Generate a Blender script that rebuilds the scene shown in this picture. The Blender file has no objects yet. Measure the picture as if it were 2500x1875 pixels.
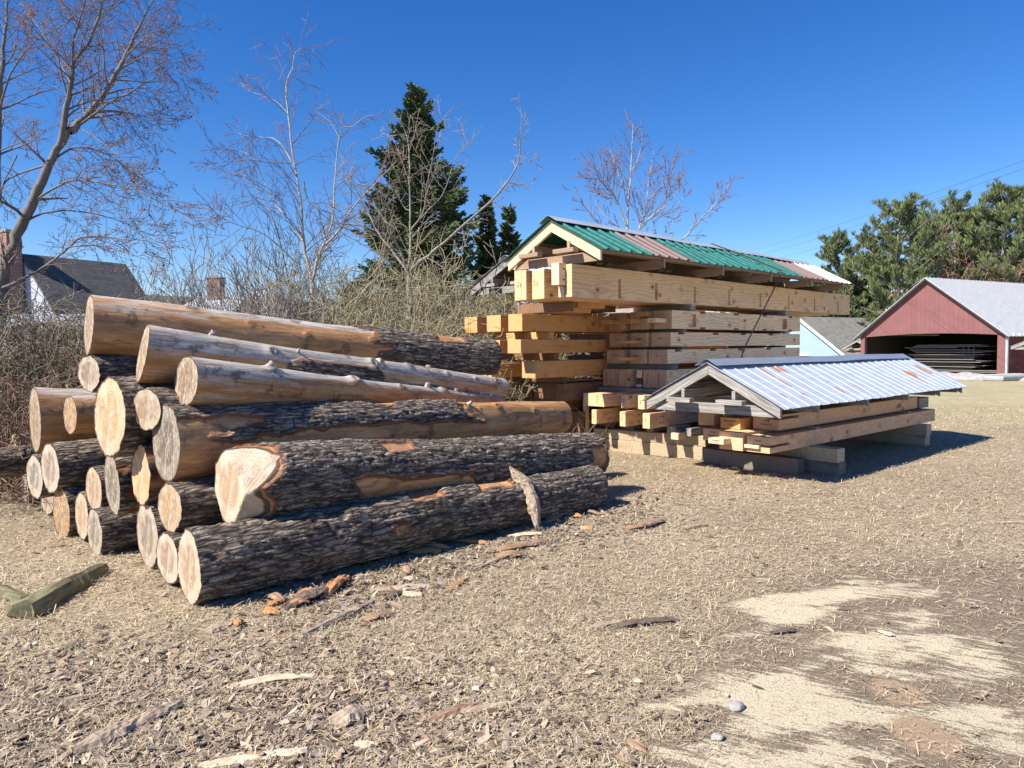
import bpy, bmesh, math, random
import numpy as np
from mathutils import Vector, Matrix
PI=math.pi
sc=bpy.context.scene
COL=sc.collection
rng=np.random.default_rng(7)
random.seed(7)
# ------------------------------------------------------------------ camera model (photo pixels 2500x1875)
F=1750.;CX=1250.;CY=937.5;HC=1.6
pitch=math.atan(87.5/F); roll=math.radians(0.6)
fwd=np.array([0,math.cos(pitch),-math.sin(pitch)]);up0=np.array([0,math.sin(pitch),math.cos(pitch)]);r0=np.array([1.,0,0])
right=math.cos(roll)*r0-math.sin(roll)*up0; upv=math.sin(roll)*r0+math.cos(roll)*up0
CAM=np.array([0,0,HC])
def ray(px,py): return fwd+right*(px-CX)/F-upv*(py-CY)/F
def at(px,py,y):
    r=ray(px,py); return CAM+r*(y/r[1])
def gnd(px,py,z=0.):
    r=ray(px,py); return CAM+r*((z-HC)/r[2])
class Frame:
    def __init__(s,ox,oy,vpx):
        d=ray(vpx,835); s.u=np.array([d[0],d[1]])/math.hypot(d[0],d[1]); s.v=np.array([s.u[1],-s.u[0]]); s.o=np.array([ox,oy])
        s.ang=math.atan2(s.u[1],s.u[0])
    def W(s,u,v,z): p=s.o+s.u*u+s.v*v; return Vector((p[0],p[1],z))
    def onu(s,px,py,u):
        r=ray(px,py); t=(u+s.o@s.u)/(r[:2]@s.u); p=CAM+r*t; return (p[:2]-s.o)@s.v,p[2]
    def onv(s,px,py,v):
        r=ray(px,py); t=(v+s.o@s.v)/(r[:2]@s.v); p=CAM+r*t; return (p[:2]-s.o)@s.u,p[2]
    def onz(s,px,py,z):
        p=gnd(px,py,z); return (p[:2]-s.o)@s.u,(p[:2]-s.o)@s.v
# ------------------------------------------------------------------ numpy value noise
_LAT=np.random.default_rng(3).random((32,32,32))
def vn(x,y,z):
    x=np.asarray(x,float);y=np.asarray(y,float);z=np.asarray(z,float)
    x,y,z=np.broadcast_arrays(x,y,z)
    xi=np.floor(x).astype(int);yi=np.floor(y).astype(int);zi=np.floor(z).astype(int)
    fx=x-xi;fy=y-yi;fz=z-zi
    fx=fx*fx*(3-2*fx);fy=fy*fy*(3-2*fy);fz=fz*fz*(3-2*fz)
    def g(a,b,c): return _LAT[(xi+a)%32,(yi+b)%32,(zi+c)%32]
    x00=g(0,0,0)*(1-fx)+g(1,0,0)*fx;x10=g(0,1,0)*(1-fx)+g(1,1,0)*fx
    x01=g(0,0,1)*(1-fx)+g(1,0,1)*fx;x11=g(0,1,1)*(1-fx)+g(1,1,1)*fx
    return (x00*(1-fy)+x10*fy)*(1-fz)+(x01*(1-fy)+x11*fy)*fz
def fbm(x,y,z,o=4):
    s=0;a=.5;t=0
    for i in range(o):
        s=s+a*vn(x*2**i+i*7.3,y*2**i+i*3.1,z*2**i+i*5.7);t+=a;a*=.5
    return s/t
def sstep(a,b,x):
    t=np.clip((x-a)/(b-a),0,1);return t*t*(3-2*t)
def terrain(x,y):
    x=np.asarray(x,float);y=np.asarray(y,float)
    s=np.clip(x*.5+y*.86-15,0,50)
    z=-.015*s
    near=1-sstep(13,22,np.hypot(x,y))
    z=z+near*((fbm(x*.9,y*.9,0*x+.5,3)-.5)*.05+(fbm(x*5,y*5,0*x+2.5,3)-.5)*.018)
    return z
# ------------------------------------------------------------------ object helpers
def tag(o,label=None,cat=None,group=None,kind=None):
    if label:o['label']=label
    if cat:o['category']=cat
    if group:o['group']=group
    if kind:o['kind']=kind
    return o
def mk(name,verts,faces,mat,parent=None,smooth=False,attrs=None,mw=None,cols=None):
    me=bpy.data.meshes.new(name)
    verts=np.asarray(verts,dtype=np.float32)
    if isinstance(faces,np.ndarray):
        k=faces.shape[1];n=len(faces)
        me.vertices.add(len(verts));me.vertices.foreach_set('co',verts.ravel())
        me.loops.add(n*k);me.loops.foreach_set('vertex_index',faces.astype(np.int32).ravel())
        me.polygons.add(n);me.polygons.foreach_set('loop_start',np.arange(0,n*k,k,dtype=np.int32))
        me.polygons.foreach_set('loop_total',np.full(n,k,dtype=np.int32))
        me.update(calc_edges=True)
    else:
        me.from_pydata([tuple(map(float,v)) for v in verts],[],faces);me.update()
    if smooth: me.polygons.foreach_set('use_smooth',np.ones(len(me.polygons),dtype=bool))
    if attrs:
        for k,v in attrs.items():
            a=me.attributes.new(k,'FLOAT','POINT');a.data.foreach_set('value',np.asarray(v,dtype=np.float32))
    if mat:
        for m in (mat if isinstance(mat,(list,tuple)) else [mat]): me.materials.append(m)
    me.validate()
    o=bpy.data.objects.new(name,me);COL.objects.link(o)
    if mw is not None:o.matrix_world=mw
    if parent:o.parent=parent
    return o
def empty(name,loc=(0,0,0),rz=0,mw=None):
    o=bpy.data.objects.new(name,None);COL.objects.link(o);o.empty_display_size=.2
    if mw is not None:o.matrix_world=mw
    else:o.location=loc;o.rotation_euler=(0,0,rz)
    return o
class MB:
    def __init__(s):s.v=[];s.f=[];s.m=[]
    def add(s,vs,fs,mi=0):
        n=len(s.v);s.v+= [tuple(map(float,q)) for q in vs];s.f+=[tuple(i+n for i in f) for f in fs];s.m+=[mi]*len(fs)
    def box(s,x0,x1,y0,y1,z0,z1,mi=0):
        s.add([(x0,y0,z0),(x1,y0,z0),(x1,y1,z0),(x0,y1,z0),(x0,y0,z1),(x1,y0,z1),(x1,y1,z1),(x0,y1,z1)],
          [(0,3,2,1),(4,5,6,7),(0,1,5,4),(1,2,6,5),(2,3,7,6),(3,0,4,7)],mi)
    def obj(s,name,mat,parent=None,mw=None,bevel=0,smooth=False):
        o=mk(name,s.v,s.f,mat,parent,smooth,mw=mw)
        o.data.polygons.foreach_set('material_index',s.m)
        if bevel:
            b=o.modifiers.new('b','BEVEL');b.width=bevel;b.segments=2;b.limit_method='ANGLE';b.angle_limit=.6
        return o
def axmat(p0,p1,upd=(0,0,1)):
    p0=Vector(p0);p1=Vector(p1);x=(p1-p0).normalized();y=Vector(upd).cross(x)
    if y.length<1e-4:y=Vector((0,1,0)).cross(x)
    y.normalize();z=x.cross(y)
    m=Matrix((x,y,z)).transposed().to_4x4();m.translation=p0;return m
def board(name,p0,p1,w,h,mat,parent=None,upd=(0,0,1),bevel=.003,off=(0,0)):
    "box of width w (sideways) and height h whose bottom centreline runs p0-p1 (local X)"
    L=(Vector(p1)-Vector(p0)).length
    b=MB();b.box(0,L,-w/2+off[0],w/2+off[0],off[1],h+off[1])
    m=axmat(p0,p1,upd)
    o=b.obj(name,mat,None,bevel=bevel)
    o.matrix_world=m
    if parent:
        o.parent=parent
    return o
# ------------------------------------------------------------------ materials
def newmat(name):
    m=bpy.data.materials.new(name);m.use_nodes=True;nt=m.node_tree;nt.nodes.clear()
    out=nt.nodes.new('ShaderNodeOutputMaterial');b=nt.nodes.new('ShaderNodeBsdfPrincipled');nt.links.new(b.outputs[0],out.inputs[0])
    b.inputs['Roughness'].default_value=.8
    return m,nt,b
class NT:
    def __init__(s,nt):s.nt=nt
    def n(s,t,**k):
        q=s.nt.nodes.new(t)
        for a,v in k.items():setattr(q,a,v)
        return q
    def l(s,a,b):s.nt.links.new(a,b)
    def coord(s,kind='Object'):return s.n('ShaderNodeTexCoord').outputs[kind]
    def mapping(s,v,scale=(1,1,1),loc=None):
        q=s.n('ShaderNodeMapping');q.inputs['Scale'].default_value=scale;s.l(v,q.inputs[0])
        if loc is not None:s.l(loc,q.inputs['Location'])
        return q.outputs[0]
    def noise(s,v,scale=5,detail=4,rough=.6,dist=0):
        q=s.n('ShaderNodeTexNoise');q.inputs['Scale'].default_value=scale;q.inputs['Detail'].default_value=detail;q.inputs['Roughness'].default_value=rough;q.inputs['Distortion'].default_value=dist
        s.l(v,q.inputs['Vector']);return q.outputs['Fac']
    def vor(s,v,scale=5,feature='F1',out='Distance'):
        q=s.n('ShaderNodeTexVoronoi');q.feature=feature;q.inputs['Scale'].default_value=scale;s.l(v,q.inputs['Vector']);return q.outputs[out]
    def ramp(s,f,stops):
        q=s.n('ShaderNodeValToRGB');e=q.color_ramp.elements
        while len(e)<len(stops):e.new(.5)
        for i,(p,c) in enumerate(stops):
            e[i].position=p
            e[i].color=(c,c,c,1) if isinstance(c,(int,float)) else (*c,1)
        s.l(f,q.inputs[0]);return q.outputs[0]
    def mix(s,f,a,b,blend='MIX'):
        q=s.n('ShaderNodeMix',data_type='RGBA',blend_type=blend)
        for sock,v in((q.inputs[0],f),(q.inputs[6],a),(q.inputs[7],b)):
            if isinstance(v,(int,float)):sock.default_value=v
            elif isinstance(v,tuple):sock.default_value=(*v,1)
            else:s.l(v,sock)
        return q.outputs[2]
    def math(s,op,a,b=0,c=None):
        q=s.n('ShaderNodeMath',operation=op)
        for i,v in enumerate((a,b,c)):
            if v is None:continue
            if isinstance(v,(int,float)):q.inputs[i].default_value=v
            else:s.l(v,q.inputs[i])
        return q.outputs[0]
    def attr(s,n):return s.n('ShaderNodeAttribute',attribute_name=n).outputs['Fac']
    def rand(s):return s.n('ShaderNodeObjectInfo').outputs['Random']
    def bump(s,h,strength=.3,dist=.01):
        q=s.n('ShaderNodeBump');q.inputs['Strength'].default_value=strength;q.inputs['Distance'].default_value=dist;s.l(h,q.inputs['Height']);return q.outputs[0]
    def sep(s,v):
        q=s.n('ShaderNodeSeparateXYZ');s.l(v,q.inputs[0]);return q.outputs
def simple(name,col,rough=.8,var=.25,scale=6,metal=0,bump=0,stretch=(1,1,1)):
    m,nt,b=newmat(name);t=NT(nt);v=t.mapping(t.coord(),stretch)
    n=t.noise(v,scale,6,.65)
    c=t.mix(t.ramp(n,[(.25,0.),(.75,1.)]),tuple(x*(1-var) for x in col),tuple(min(1,x*(1+var)) for x in col))
    nt.links.new(c,b.inputs[0]);b.inputs['Roughness'].default_value=rough;b.inputs['Metallic'].default_value=metal
    if bump:nt.links.new(t.bump(n,bump,.01),b.inputs['Normal'])
    return m
def wood(name,side,end,dark,grey=0.,ringscale=1.,knots=True,green=0):
    "sawn timber: solid growth-ring texture, local X runs along the grain"
    m,nt,b=newmat(name);t=NT(nt)
    co=t.coord();rnd=t.rand()
    off=t.n('ShaderNodeCombineXYZ');t.l(t.math('MULTIPLY',rnd,37.),off.inputs[0]);t.l(t.math('MULTIPLY_ADD',rnd,.5,-.35),off.inputs[1]);t.l(t.math('MULTIPLY_ADD',t.math('FRACT',t.math('MULTIPLY',rnd,7.31)),.5,-.3),off.inputs[2])
    vs=t.n('ShaderNodeVectorMath',operation='ADD');t.l(co,vs.inputs[0]);t.l(off.outputs[0],vs.inputs[1]);p=vs.outputs[0]
    wob=t.noise(t.mapping(p,(.9,3,3)),1.4,3,.5)
    x,y,z=t.sep(p)
    y2=t.math('ADD',y,t.math('MULTIPLY_ADD',wob,.22,-.11));z2=t.math('ADD',z,t.math('MULTIPLY_ADD',t.noise(t.mapping(p,(.7,2,2)),1.9,2,.5),.2,-.1))
    d=t.math('SQRT',t.math('ADD',t.math('MULTIPLY',y2,y2),t.math('MULTIPLY',z2,z2)))
    ring=t.math('SINE',t.math('MULTIPLY',d,300.*ringscale));ring=t.math('MULTIPLY_ADD',ring,.5,.5)
    ring=t.math('POWER',ring,2.2)
    fine=t.noise(t.mapping(p,(3,60,60)),3,4,.6)
    big=t.noise(t.mapping(p,(.8,4,4)),1.5,4,.6)
    tc=t.n('ShaderNodeTexCoord');geo=t.n('ShaderNodeSeparateXYZ');t.l(tc.outputs['Normal'],geo.inputs[0])
    isend=t.ramp(t.math('ABSOLUTE',geo.outputs[0]),[(.7,0.),(.8,1.)])
    c=t.mix(isend,side,end)
    c=t.mix(t.math('MULTIPLY',ring,.42),c,dark)
    c=t.mix(t.math('MULTIPLY',t.ramp(fine,[(.35,1.),(.6,0.)]),.22),c,dark)
    c=t.mix(t.ramp(big,[(.3,.0),(.75,.28)]),c,tuple(min(1,q*1.25) for q in side))
    chk=t.noise(t.mapping(p,(.9,34,34)),1.3,3,.5);c=t.mix(t.ramp(chk,[(.665,0.),(.69,.6)]),c,tuple(q*.35 for q in dark))
    stn=t.noise(t.mapping(p,(1.3,2.5,2.5)),1.6,5,.7);c=t.mix(t.ramp(stn,[(.52,0.),(.68,.35)]),c,tuple(q*.55 for q in side))
    if knots:
        vv=t.mapping(p,(3.6,.9,5.2))
        kd=t.vor(vv,1.0);
        c=t.mix(t.ramp(kd,[(.13,.75),(.32,0.)]),c,tuple(q*.62 for q in(side[0],side[1]*.8,side[2]*.6)))
        c=t.mix(t.ramp(kd,[(.075,.9),(.12,0.)]),c,(.10,.045,.02))
    if grey:
        gn=t.noise(t.mapping(p,(2.,22,22)),1.6,5,.7)
        g=t.mix(t.ramp(gn,[(.3,0.),(.7,1.)]),(.17,.165,.16),(.42,.41,.39))
        g=t.mix(t.math('MULTIPLY',ring,.5),g,(.10,.095,.09))
        c=t.mix(grey,c,g)
    if green:
        c=t.mix(t.ramp(t.noise(t.mapping(p,(2,5,5)),2.5,4,.6),[(.38,0.),(.6,green)]),c,(.10,.14,.07))
    t.l(c,b.inputs[0]);b.inputs['Roughness'].default_value=.72
    t.l(t.bump(t.math('ADD',t.math('MULTIPLY',ring,.4),t.math('MULTIPLY',fine,1.)),.25,.004),b.inputs['Normal'])
    return m
M_pine=wood('sawn_pine',(.84,.53,.28),(.76,.54,.31),(.38,.19,.075),ringscale=.5)
M_pine2=wood('sawn_pine_orange',(.60,.31,.11),(.62,.40,.18),(.33,.15,.05))
M_row=wood('sawn_pine_shade_end',(.86,.58,.34),(.36,.22,.15),(.38,.19,.075),ringscale=.5)  # end colour darkened to paint in the shade on the row ends
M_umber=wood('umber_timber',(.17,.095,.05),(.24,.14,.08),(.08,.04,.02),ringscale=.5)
M_pale=wood('fresh_pale_pine',(.72,.57,.39),(.75,.60,.40),(.50,.33,.16),knots=False)
M_fir=wood('sawn_fir_pink',(.76,.47,.28),(.66,.44,.27),(.40,.2,.1))
M_sleeper=wood('weathered_yellow_wood',(.56,.45,.27),(.46,.37,.23),(.28,.2,.11),grey=.3,ringscale=.5)
M_grey=wood('weathered_grey_wood',(.3,.28,.25),(.3,.28,.26),(.1,.09,.08),grey=.93,ringscale=.55)
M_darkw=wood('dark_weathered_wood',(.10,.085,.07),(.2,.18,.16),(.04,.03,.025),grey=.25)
M_brownw=wood('brown_rafter_wood',(.34,.22,.13),(.42,.29,.18),(.16,.09,.05),grey=.2)
def osb():
    m,nt,b=newmat('strand_board');t=NT(nt);v=t.mapping(t.coord(),(1,1,1))
    c=t.vor(t.mapping(v,(18,60,60)),1,out='Color');g=t.n('ShaderNodeRGBToBW');t.l(c,g.inputs[0])
    cc=t.mix(g.outputs[0],(.62,.46,.25),(.80,.66,.42));t.l(cc,b.inputs[0]);return m
M_osb=osb()
def metal(name,col,rough=.4,met=.0,rust=0.,spots=None,chalk=.15):
    m,nt,b=newmat(name);t=NT(nt);co=t.coord()
    n=t.noise(t.mapping(co,(1,8,1)),2.2,5,.6)
    n2=t.noise(co,9,6,.7)
    c=t.mix(t.ramp(n,[(.3,0.),(.7,1.)]),tuple(q*(1-chalk) for q in col),tuple(min(1,q*(1+chalk)) for q in col))
    c=t.mix(t.ramp(n2,[(.66,0.),(.74,.35)]),c,tuple(min(1,q*1.5+.08) for q in col))
    r=rough
    if rust:
        # patches of real rust: blotches stretched down the slope at listed places (u,w)
        tot=None;x,y,z=t.sep(co)
        for (u,w,su,sw) in spots:
            e=t.math('ADD',t.math('POWER',t.math('ABSOLUTE',t.math('DIVIDE',t.math('SUBTRACT',x,u),su)),2.),t.math('POWER',t.math('ABSOLUTE',t.math('DIVIDE',t.math('SUBTRACT',y,w),sw)),2.))
            k=t.math('SUBTRACT',1.,e);k=t.math('MAXIMUM',k,-1.)
            tot=k if tot is None else t.math('MAXIMUM',tot,k)
        nz=t.noise(t.mapping(co,(14,4,4)),1.5,5,.7)
        mask=t.ramp(t.math('ADD',t.math('MULTIPLY',tot,1.5),t.math('MULTIPLY_ADD',nz,1.6,-.75)),[(.38,0.),(.5,1.)])
        rc=t.mix(t.noise(co,30,4,.6),(.30,.12,.04),(.50,.27,.12))
        c=t.mix(mask,c,rc)
        b.inputs['Metallic'].default_value=met
        mm=t.math('MULTIPLY',t.math('SUBTRACT',1.,mask),met);t.l(mm,b.inputs['Metallic'])
    else:b.inputs['Metallic'].default_value=met
    t.l(c,b.inputs[0]);b.inputs['Roughness'].default_value=r
    t.l(t.bump(n2,.08,.005),b.inputs['Normal'])
    return m
M_green=metal('green_sheet_metal',(.018,.135,.115),.38,0.,chalk=.3)
M_brown=metal('brown_sheet_metal',(.19,.135,.125),.45,0.,chalk=.12)
M_white=metal('white_sheet_metal',(.74,.76,.78),.4,0.)
M_zinc=metal('zinc_cap_metal',(.50,.53,.56),.42,.35)
M_capblue=metal('dull_blue_cap_metal',(.26,.30,.36),.42,.3)
M_roofgrey=metal('old_grey_roof_sheet',(.50,.51,.53),.5,.1)
M_black=simple('black_tar_edge',(.03,.03,.035),.7)
M_ink=simple('ink',(.03,.02,.02),.7,0)
M_hole=simple('drilled_hole',(.07,.03,.012),.9,0)
def logmat():
    m,nt,b=newmat('log_surface');t=NT(nt);co=t.coord();rnd=t.rand()
    bark=t.attr('bark');bh=t.attr('bh');gr=t.attr('grey');dk=t.attr('dk')
    st=t.noise(t.mapping(co,(3.5,38,38)),1,5,.65,.4)
    st2=t.noise(t.mapping(co,(1.2,9,9)),1.3,5,.65,.5)
    blot=t.noise(co,4.5,6,.7)
    # peeled wood
    w=t.mix(t.ramp(st2,[(.28,0.),(.7,1.)]),(.28,.125,.045),(.60,.35,.16))
    w=t.mix(t.ramp(st,[(.3,.5),(.52,0.)]),w,(.17,.075,.03))
    g=t.mix(t.ramp(st,[(.3,0.),(.65,1.)]),(.24,.215,.19),(.56,.52,.46))
    gm=t.math('ADD',gr,t.math('MULTIPLY_ADD',st2,.9,-.45))
    w=t.mix(t.ramp(gm,[(.38,0.),(.62,1.)]),w,g)
    w=t.mix(t.ramp(t.noise(t.mapping(co,(1.6,7,7)),1.7,6,.75,.8),[(.52,0.),(.60,.65)]),w,(.20,.10,.055))
    w=t.mix(t.ramp(blot,[(.58,0.),(.64,.7)]),w,(.085,.05,.035))
    w=t.mix(t.ramp(t.noise(t.mapping(co,(9,22,22)),2.5,5,.75),[(.63,0.),(.70,.7)]),w,(.07,.045,.035))
    # bark
    f=t.noise(t.mapping(co,(12,42,42)),2.2,7,.75)
    ba=t.mix(t.ramp(bh,[(.18,0.),(.5,.7),(.95,1.)]),(.06,.042,.03),(.33,.27,.215))
    ba=t.mix(t.ramp(f,[(.35,.55),(.6,0.)]),ba,(.06,.048,.042))
    ba=t.mix(t.ramp(f,[(.62,0.),(.74,.55)]),ba,(.34,.31,.28))
    ba=t.mix(t.ramp(t.noise(co,5.5,5,.65),[(.56,0.),(.68,.6)]),ba,(.17,.085,.055))
    wv_=t.n('ShaderNodeVectorMath',operation='MULTIPLY_ADD');nn=t.n('ShaderNodeTexNoise');nn.inputs['Scale'].default_value=9;nn.inputs['Detail'].default_value=3;t.l(co,nn.inputs['Vector'])
    t.l(nn.outputs['Color'],wv_.inputs[0]);wv_.inputs[1].default_value=(.09,.035,.035);t.l(co,wv_.inputs[2]);pc=wv_.outputs[0]
    e1=t.vor(t.mapping(pc,(5,29,29)),1,'DISTANCE_TO_EDGE');e2=t.vor(t.mapping(pc,(13,60,60)),1,'DISTANCE_TO_EDGE')
    cc_=t.vor(t.mapping(pc,(13,60,60)),1,out='Color');cb=t.n('ShaderNodeRGBToBW');t.l(cc_,cb.inputs[0])
    ba=t.mix(t.math('MULTIPLY',cb.outputs[0],.75),ba,(.54,.46,.37))
    ba=t.mix(t.ramp(cb.outputs[0],[(.3,.45),(.42,0.)]),ba,(.11,.065,.045))
    ba=t.mix(t.ramp(e2,[(.02,.5),(.10,0.)]),ba,(.035,.026,.02))
    ba=t.mix(t.ramp(e1,[(.02,.85),(.12,0.)]),ba,(.022,.016,.013))
    ba=t.mix(t.ramp(bh,[(.12,.7),(.35,0.)]),ba,(.02,.015,.012))
    c=t.mix(bark,w,ba)
    c=t.mix(t.ramp(bark,[(.04,0.),(.3,.85),(.72,.85),(.97,0.)]),c,(.20,.075,.035))
    c=t.mix(dk,c,(.05,.032,.022))
    t.l(c,b.inputs[0]);b.inputs['Roughness'].default_value=.8
    h=t.math('ADD',t.math('MULTIPLY',t.math('MULTIPLY',t.math('ADD',f,t.math('MINIMUM',t.math('MULTIPLY',e1,4.),1.)),bark),1.6),t.math('MULTIPLY',st,.5))
    t.l(t.bump(h,.9,.012),b.inputs['Normal'])
    return m
M_log=logmat()
def cutmat():
    m,nt,b=newmat('cut_log_end');t=NT(nt);co=t.coord();oi=t.n('ShaderNodeObjectInfo')
    cs=t.n('ShaderNodeSeparateColor');t.l(oi.outputs['Color'],cs.inputs[0]);grey,orange,rough=cs.outputs
    rn=t.attr('rn')
    x,y,z=t.sep(co)
    wv=t.noise(co,6,3,.5)
    rr=t.math('ADD',rn,t.math('MULTIPLY_ADD',wv,.3,-.15))
    ring=t.math('MULTIPLY_ADD',t.math('SINE',t.math('MULTIPLY',rr,95.)),.5,.5)
    saw=t.noise(t.mapping(co,(60,60,14)),1.5,5,.7)
    big=t.noise(co,7,5,.6)
    rr2=t.math('ADD',rn,t.math('MULTIPLY_ADD',t.noise(co,3.2,3,.55),.7,-.35));heart=t.ramp(rr2,[(.56,1.),(.68,0.)])
    fresh=t.mix(heart,(.62,.50,.36),(.43,.295,.185))
    greyc=t.mix(heart,(.46,.42,.355),(.19,.175,.16))
    orac=t.mix(heart,(.60,.36,.15),(.66,.42,.18))
    c=t.mix(grey,fresh,greyc);c=t.mix(orange,c,orac)
    c=t.mix(t.math('MULTIPLY',ring,.16),c,(.25,.15,.08))
    c=t.mix(t.ramp(big,[(.45,0.),(.62,.62)]),c,(.34,.25,.165));c=t.mix(t.ramp(t.noise(t.mapping(co,(5,14,3)),1,5,.7),[(.5,0.),(.62,.5)]),c,(.62,.58,.52))
    c=t.mix(t.math('MULTIPLY',t.ramp(saw,[(.4,1.),(.6,0.)]),t.math('MULTIPLY_ADD',rough,.6,.12)),c,(.12,.08,.05))
    c=t.mix(t.math('MULTIPLY',t.ramp(saw,[(.56,0.),(.68,1.)]),t.math('MULTIPLY',rough,.9)),c,(.72,.66,.55))
    # radial drying cracks
    ang=t.math('ARCTAN2',z,y)
    ck=t.noise(t.mapping(co,(1,1,1)),3,2,.5)
    cr=t.math('ABSOLUTE',t.math('SINE',t.math('ADD',t.math('MULTIPLY',ang,1.5),t.math('MULTIPLY',ck,5.))))
    c=t.mix(t.math('MULTIPLY',t.ramp(cr,[(.015,1.),(.04,0.)]),t.ramp(rn,[(.1,.8),(.8,0.)])),c,(.10,.06,.04))
    c=t.mix(t.ramp(t.math('ADD',rn,t.math('MULTIPLY_ADD',saw,.03,-.015)),[(.945,0.),(.965,1.)]),c,(.10,.065,.045))
    t.l(c,b.inputs[0]);b.inputs['Roughness'].default_value=.85
    h=t.math('ADD',t.math('MULTIPLY',saw,t.math('MULTIPLY_ADD',rough,3.,.6)),t.math('MULTIPLY',ring,.2))
    t.l(t.bump(h,.8,.008),b.inputs['Normal'])
    return m
M_cut=cutmat()
def vcolmat(name,stops,rough=.85,attr='rv',noise=True,transl=0):
    m,nt,b=newmat(name);t=NT(nt)
    c=t.ramp(t.attr(attr),stops)
    if noise:
        n=t.noise(t.coord(),25,3,.6);c=t.mix(t.ramp(n,[(.3,.35),(.6,0.)]),c,(.05,.035,.02))
    t.l(c,b.inputs[0]);b.inputs['Roughness'].default_value=rough
    return m
M_straw=vcolmat('dry_straw',[(0,(.12,.09,.06)),(.25,(.34,.27,.18)),(.6,(.55,.46,.31)),(.94,(.76,.66,.49)),(1,(.20,.24,.10))],noise=False)
M_chips=vcolmat('bark_chip_litter',[(0,(.08,.06,.045)),(.25,(.24,.19,.145)),(.6,(.38,.325,.26)),(.86,(.30,.20,.13)),(.93,(.52,.43,.31)),(1,(.62,.55,.44))])
M_twig_grey=simple('grey_twig_bark',(.25,.22,.19),.8,.3,3)
M_twig_tan=simple('olive_tan_twigs',(.30,.27,.17),.8,.35,1.5)
M_twig_red=simple('reddish_budding_twigs',(.20,.125,.11),.8,.3,2)
M_bramble=simple('brown_bramble_canes',(.20,.125,.085),.8,.35,2)
M_trunk=simple('grey_tree_bark',(.23,.215,.19),.85,.4,7,bump=.6)
M_trunkdk=simple('dark_tree_bark',(.085,.07,.06),.9,.35,7,bump=.6)
M_birch=simple('pale_stem_bark',(.36,.32,.27),.8,.3,5,bump=.3)
M_needle=vcolmat('dark_conifer_needles',[(0,(.022,.04,.018)),(.5,(.062,.10,.034)),(.9,(.12,.165,.052)),(1,(.17,.21,.07))],noise=False)
M_pineneedle=vcolmat('pine_needles',[(0,(.05,.075,.03)),(.5,(.11,.15,.055)),(.9,(.19,.23,.08)),(1,(.25,.28,.12))],noise=False)
# ------------------------------------------------------------------ world / sun / camera
SUN_AZ=31.;SUN_EL=45.      # direction the light travels towards, degrees from +X, and elevation
w=bpy.data.worlds.new('World');sc.world=w;w.use_nodes=True;nt=w.node_tree
bg=nt.nodes['Background'];sky=nt.nodes.new('ShaderNodeTexSky');sky.sky_type='NISHITA';sky.sun_disc=False
sky.sun_elevation=math.radians(SUN_EL)
src=math.radians(SUN_AZ+180)   # azimuth (from +X, ccw) of the sun itself
sky.sun_rotation=math.radians(90)-src   # Nishita rotation is clockwise from +Y
sky.air_density=1.0;sky.dust_density=0.;sky.ozone_density=4.5;sky.altitude=300
hs=nt.nodes.new('ShaderNodeHueSaturation');hs.inputs['Saturation'].default_value=1.31;hs.inputs['Value'].default_value=1.;hs.inputs['Hue'].default_value=.512
nt.links.new(sky.outputs[0],hs.inputs['Color']);nt.links.new(hs.outputs[0],bg.inputs[0]);bg.inputs[1].default_value=.084
sl=bpy.data.lights.new('Sun','SUN');sl.energy=5.0;sl.angle=math.radians(.53);sl.color=(1,.90,.76)
so=bpy.data.objects.new('Sun',sl);COL.objects.link(so)
el=math.radians(SUN_EL);az=math.radians(SUN_AZ)
trav=Vector((math.cos(el)*math.cos(az),math.cos(el)*math.sin(az),-math.sin(el)))
so.rotation_euler=trav.to_track_quat('-Z','Y').to_euler()
cd=bpy.data.cameras.new('Camera');co_=bpy.data.objects.new('Camera',cd);COL.objects.link(co_);sc.camera=co_
cd.sensor_fit='HORIZONTAL';cd.sensor_width=36;cd.lens=36*F/2500;cd.clip_end=2000;cd.clip_start=.05
mm=Matrix((Vector(right),Vector(upv),Vector(-fwd))).transposed().to_4x4();mm.translation=Vector(CAM);co_.matrix_world=mm
vs=sc.view_settings;vs.view_transform='Standard';vs.look='None';vs.gamma=1;vs.exposure=0.97
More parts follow.
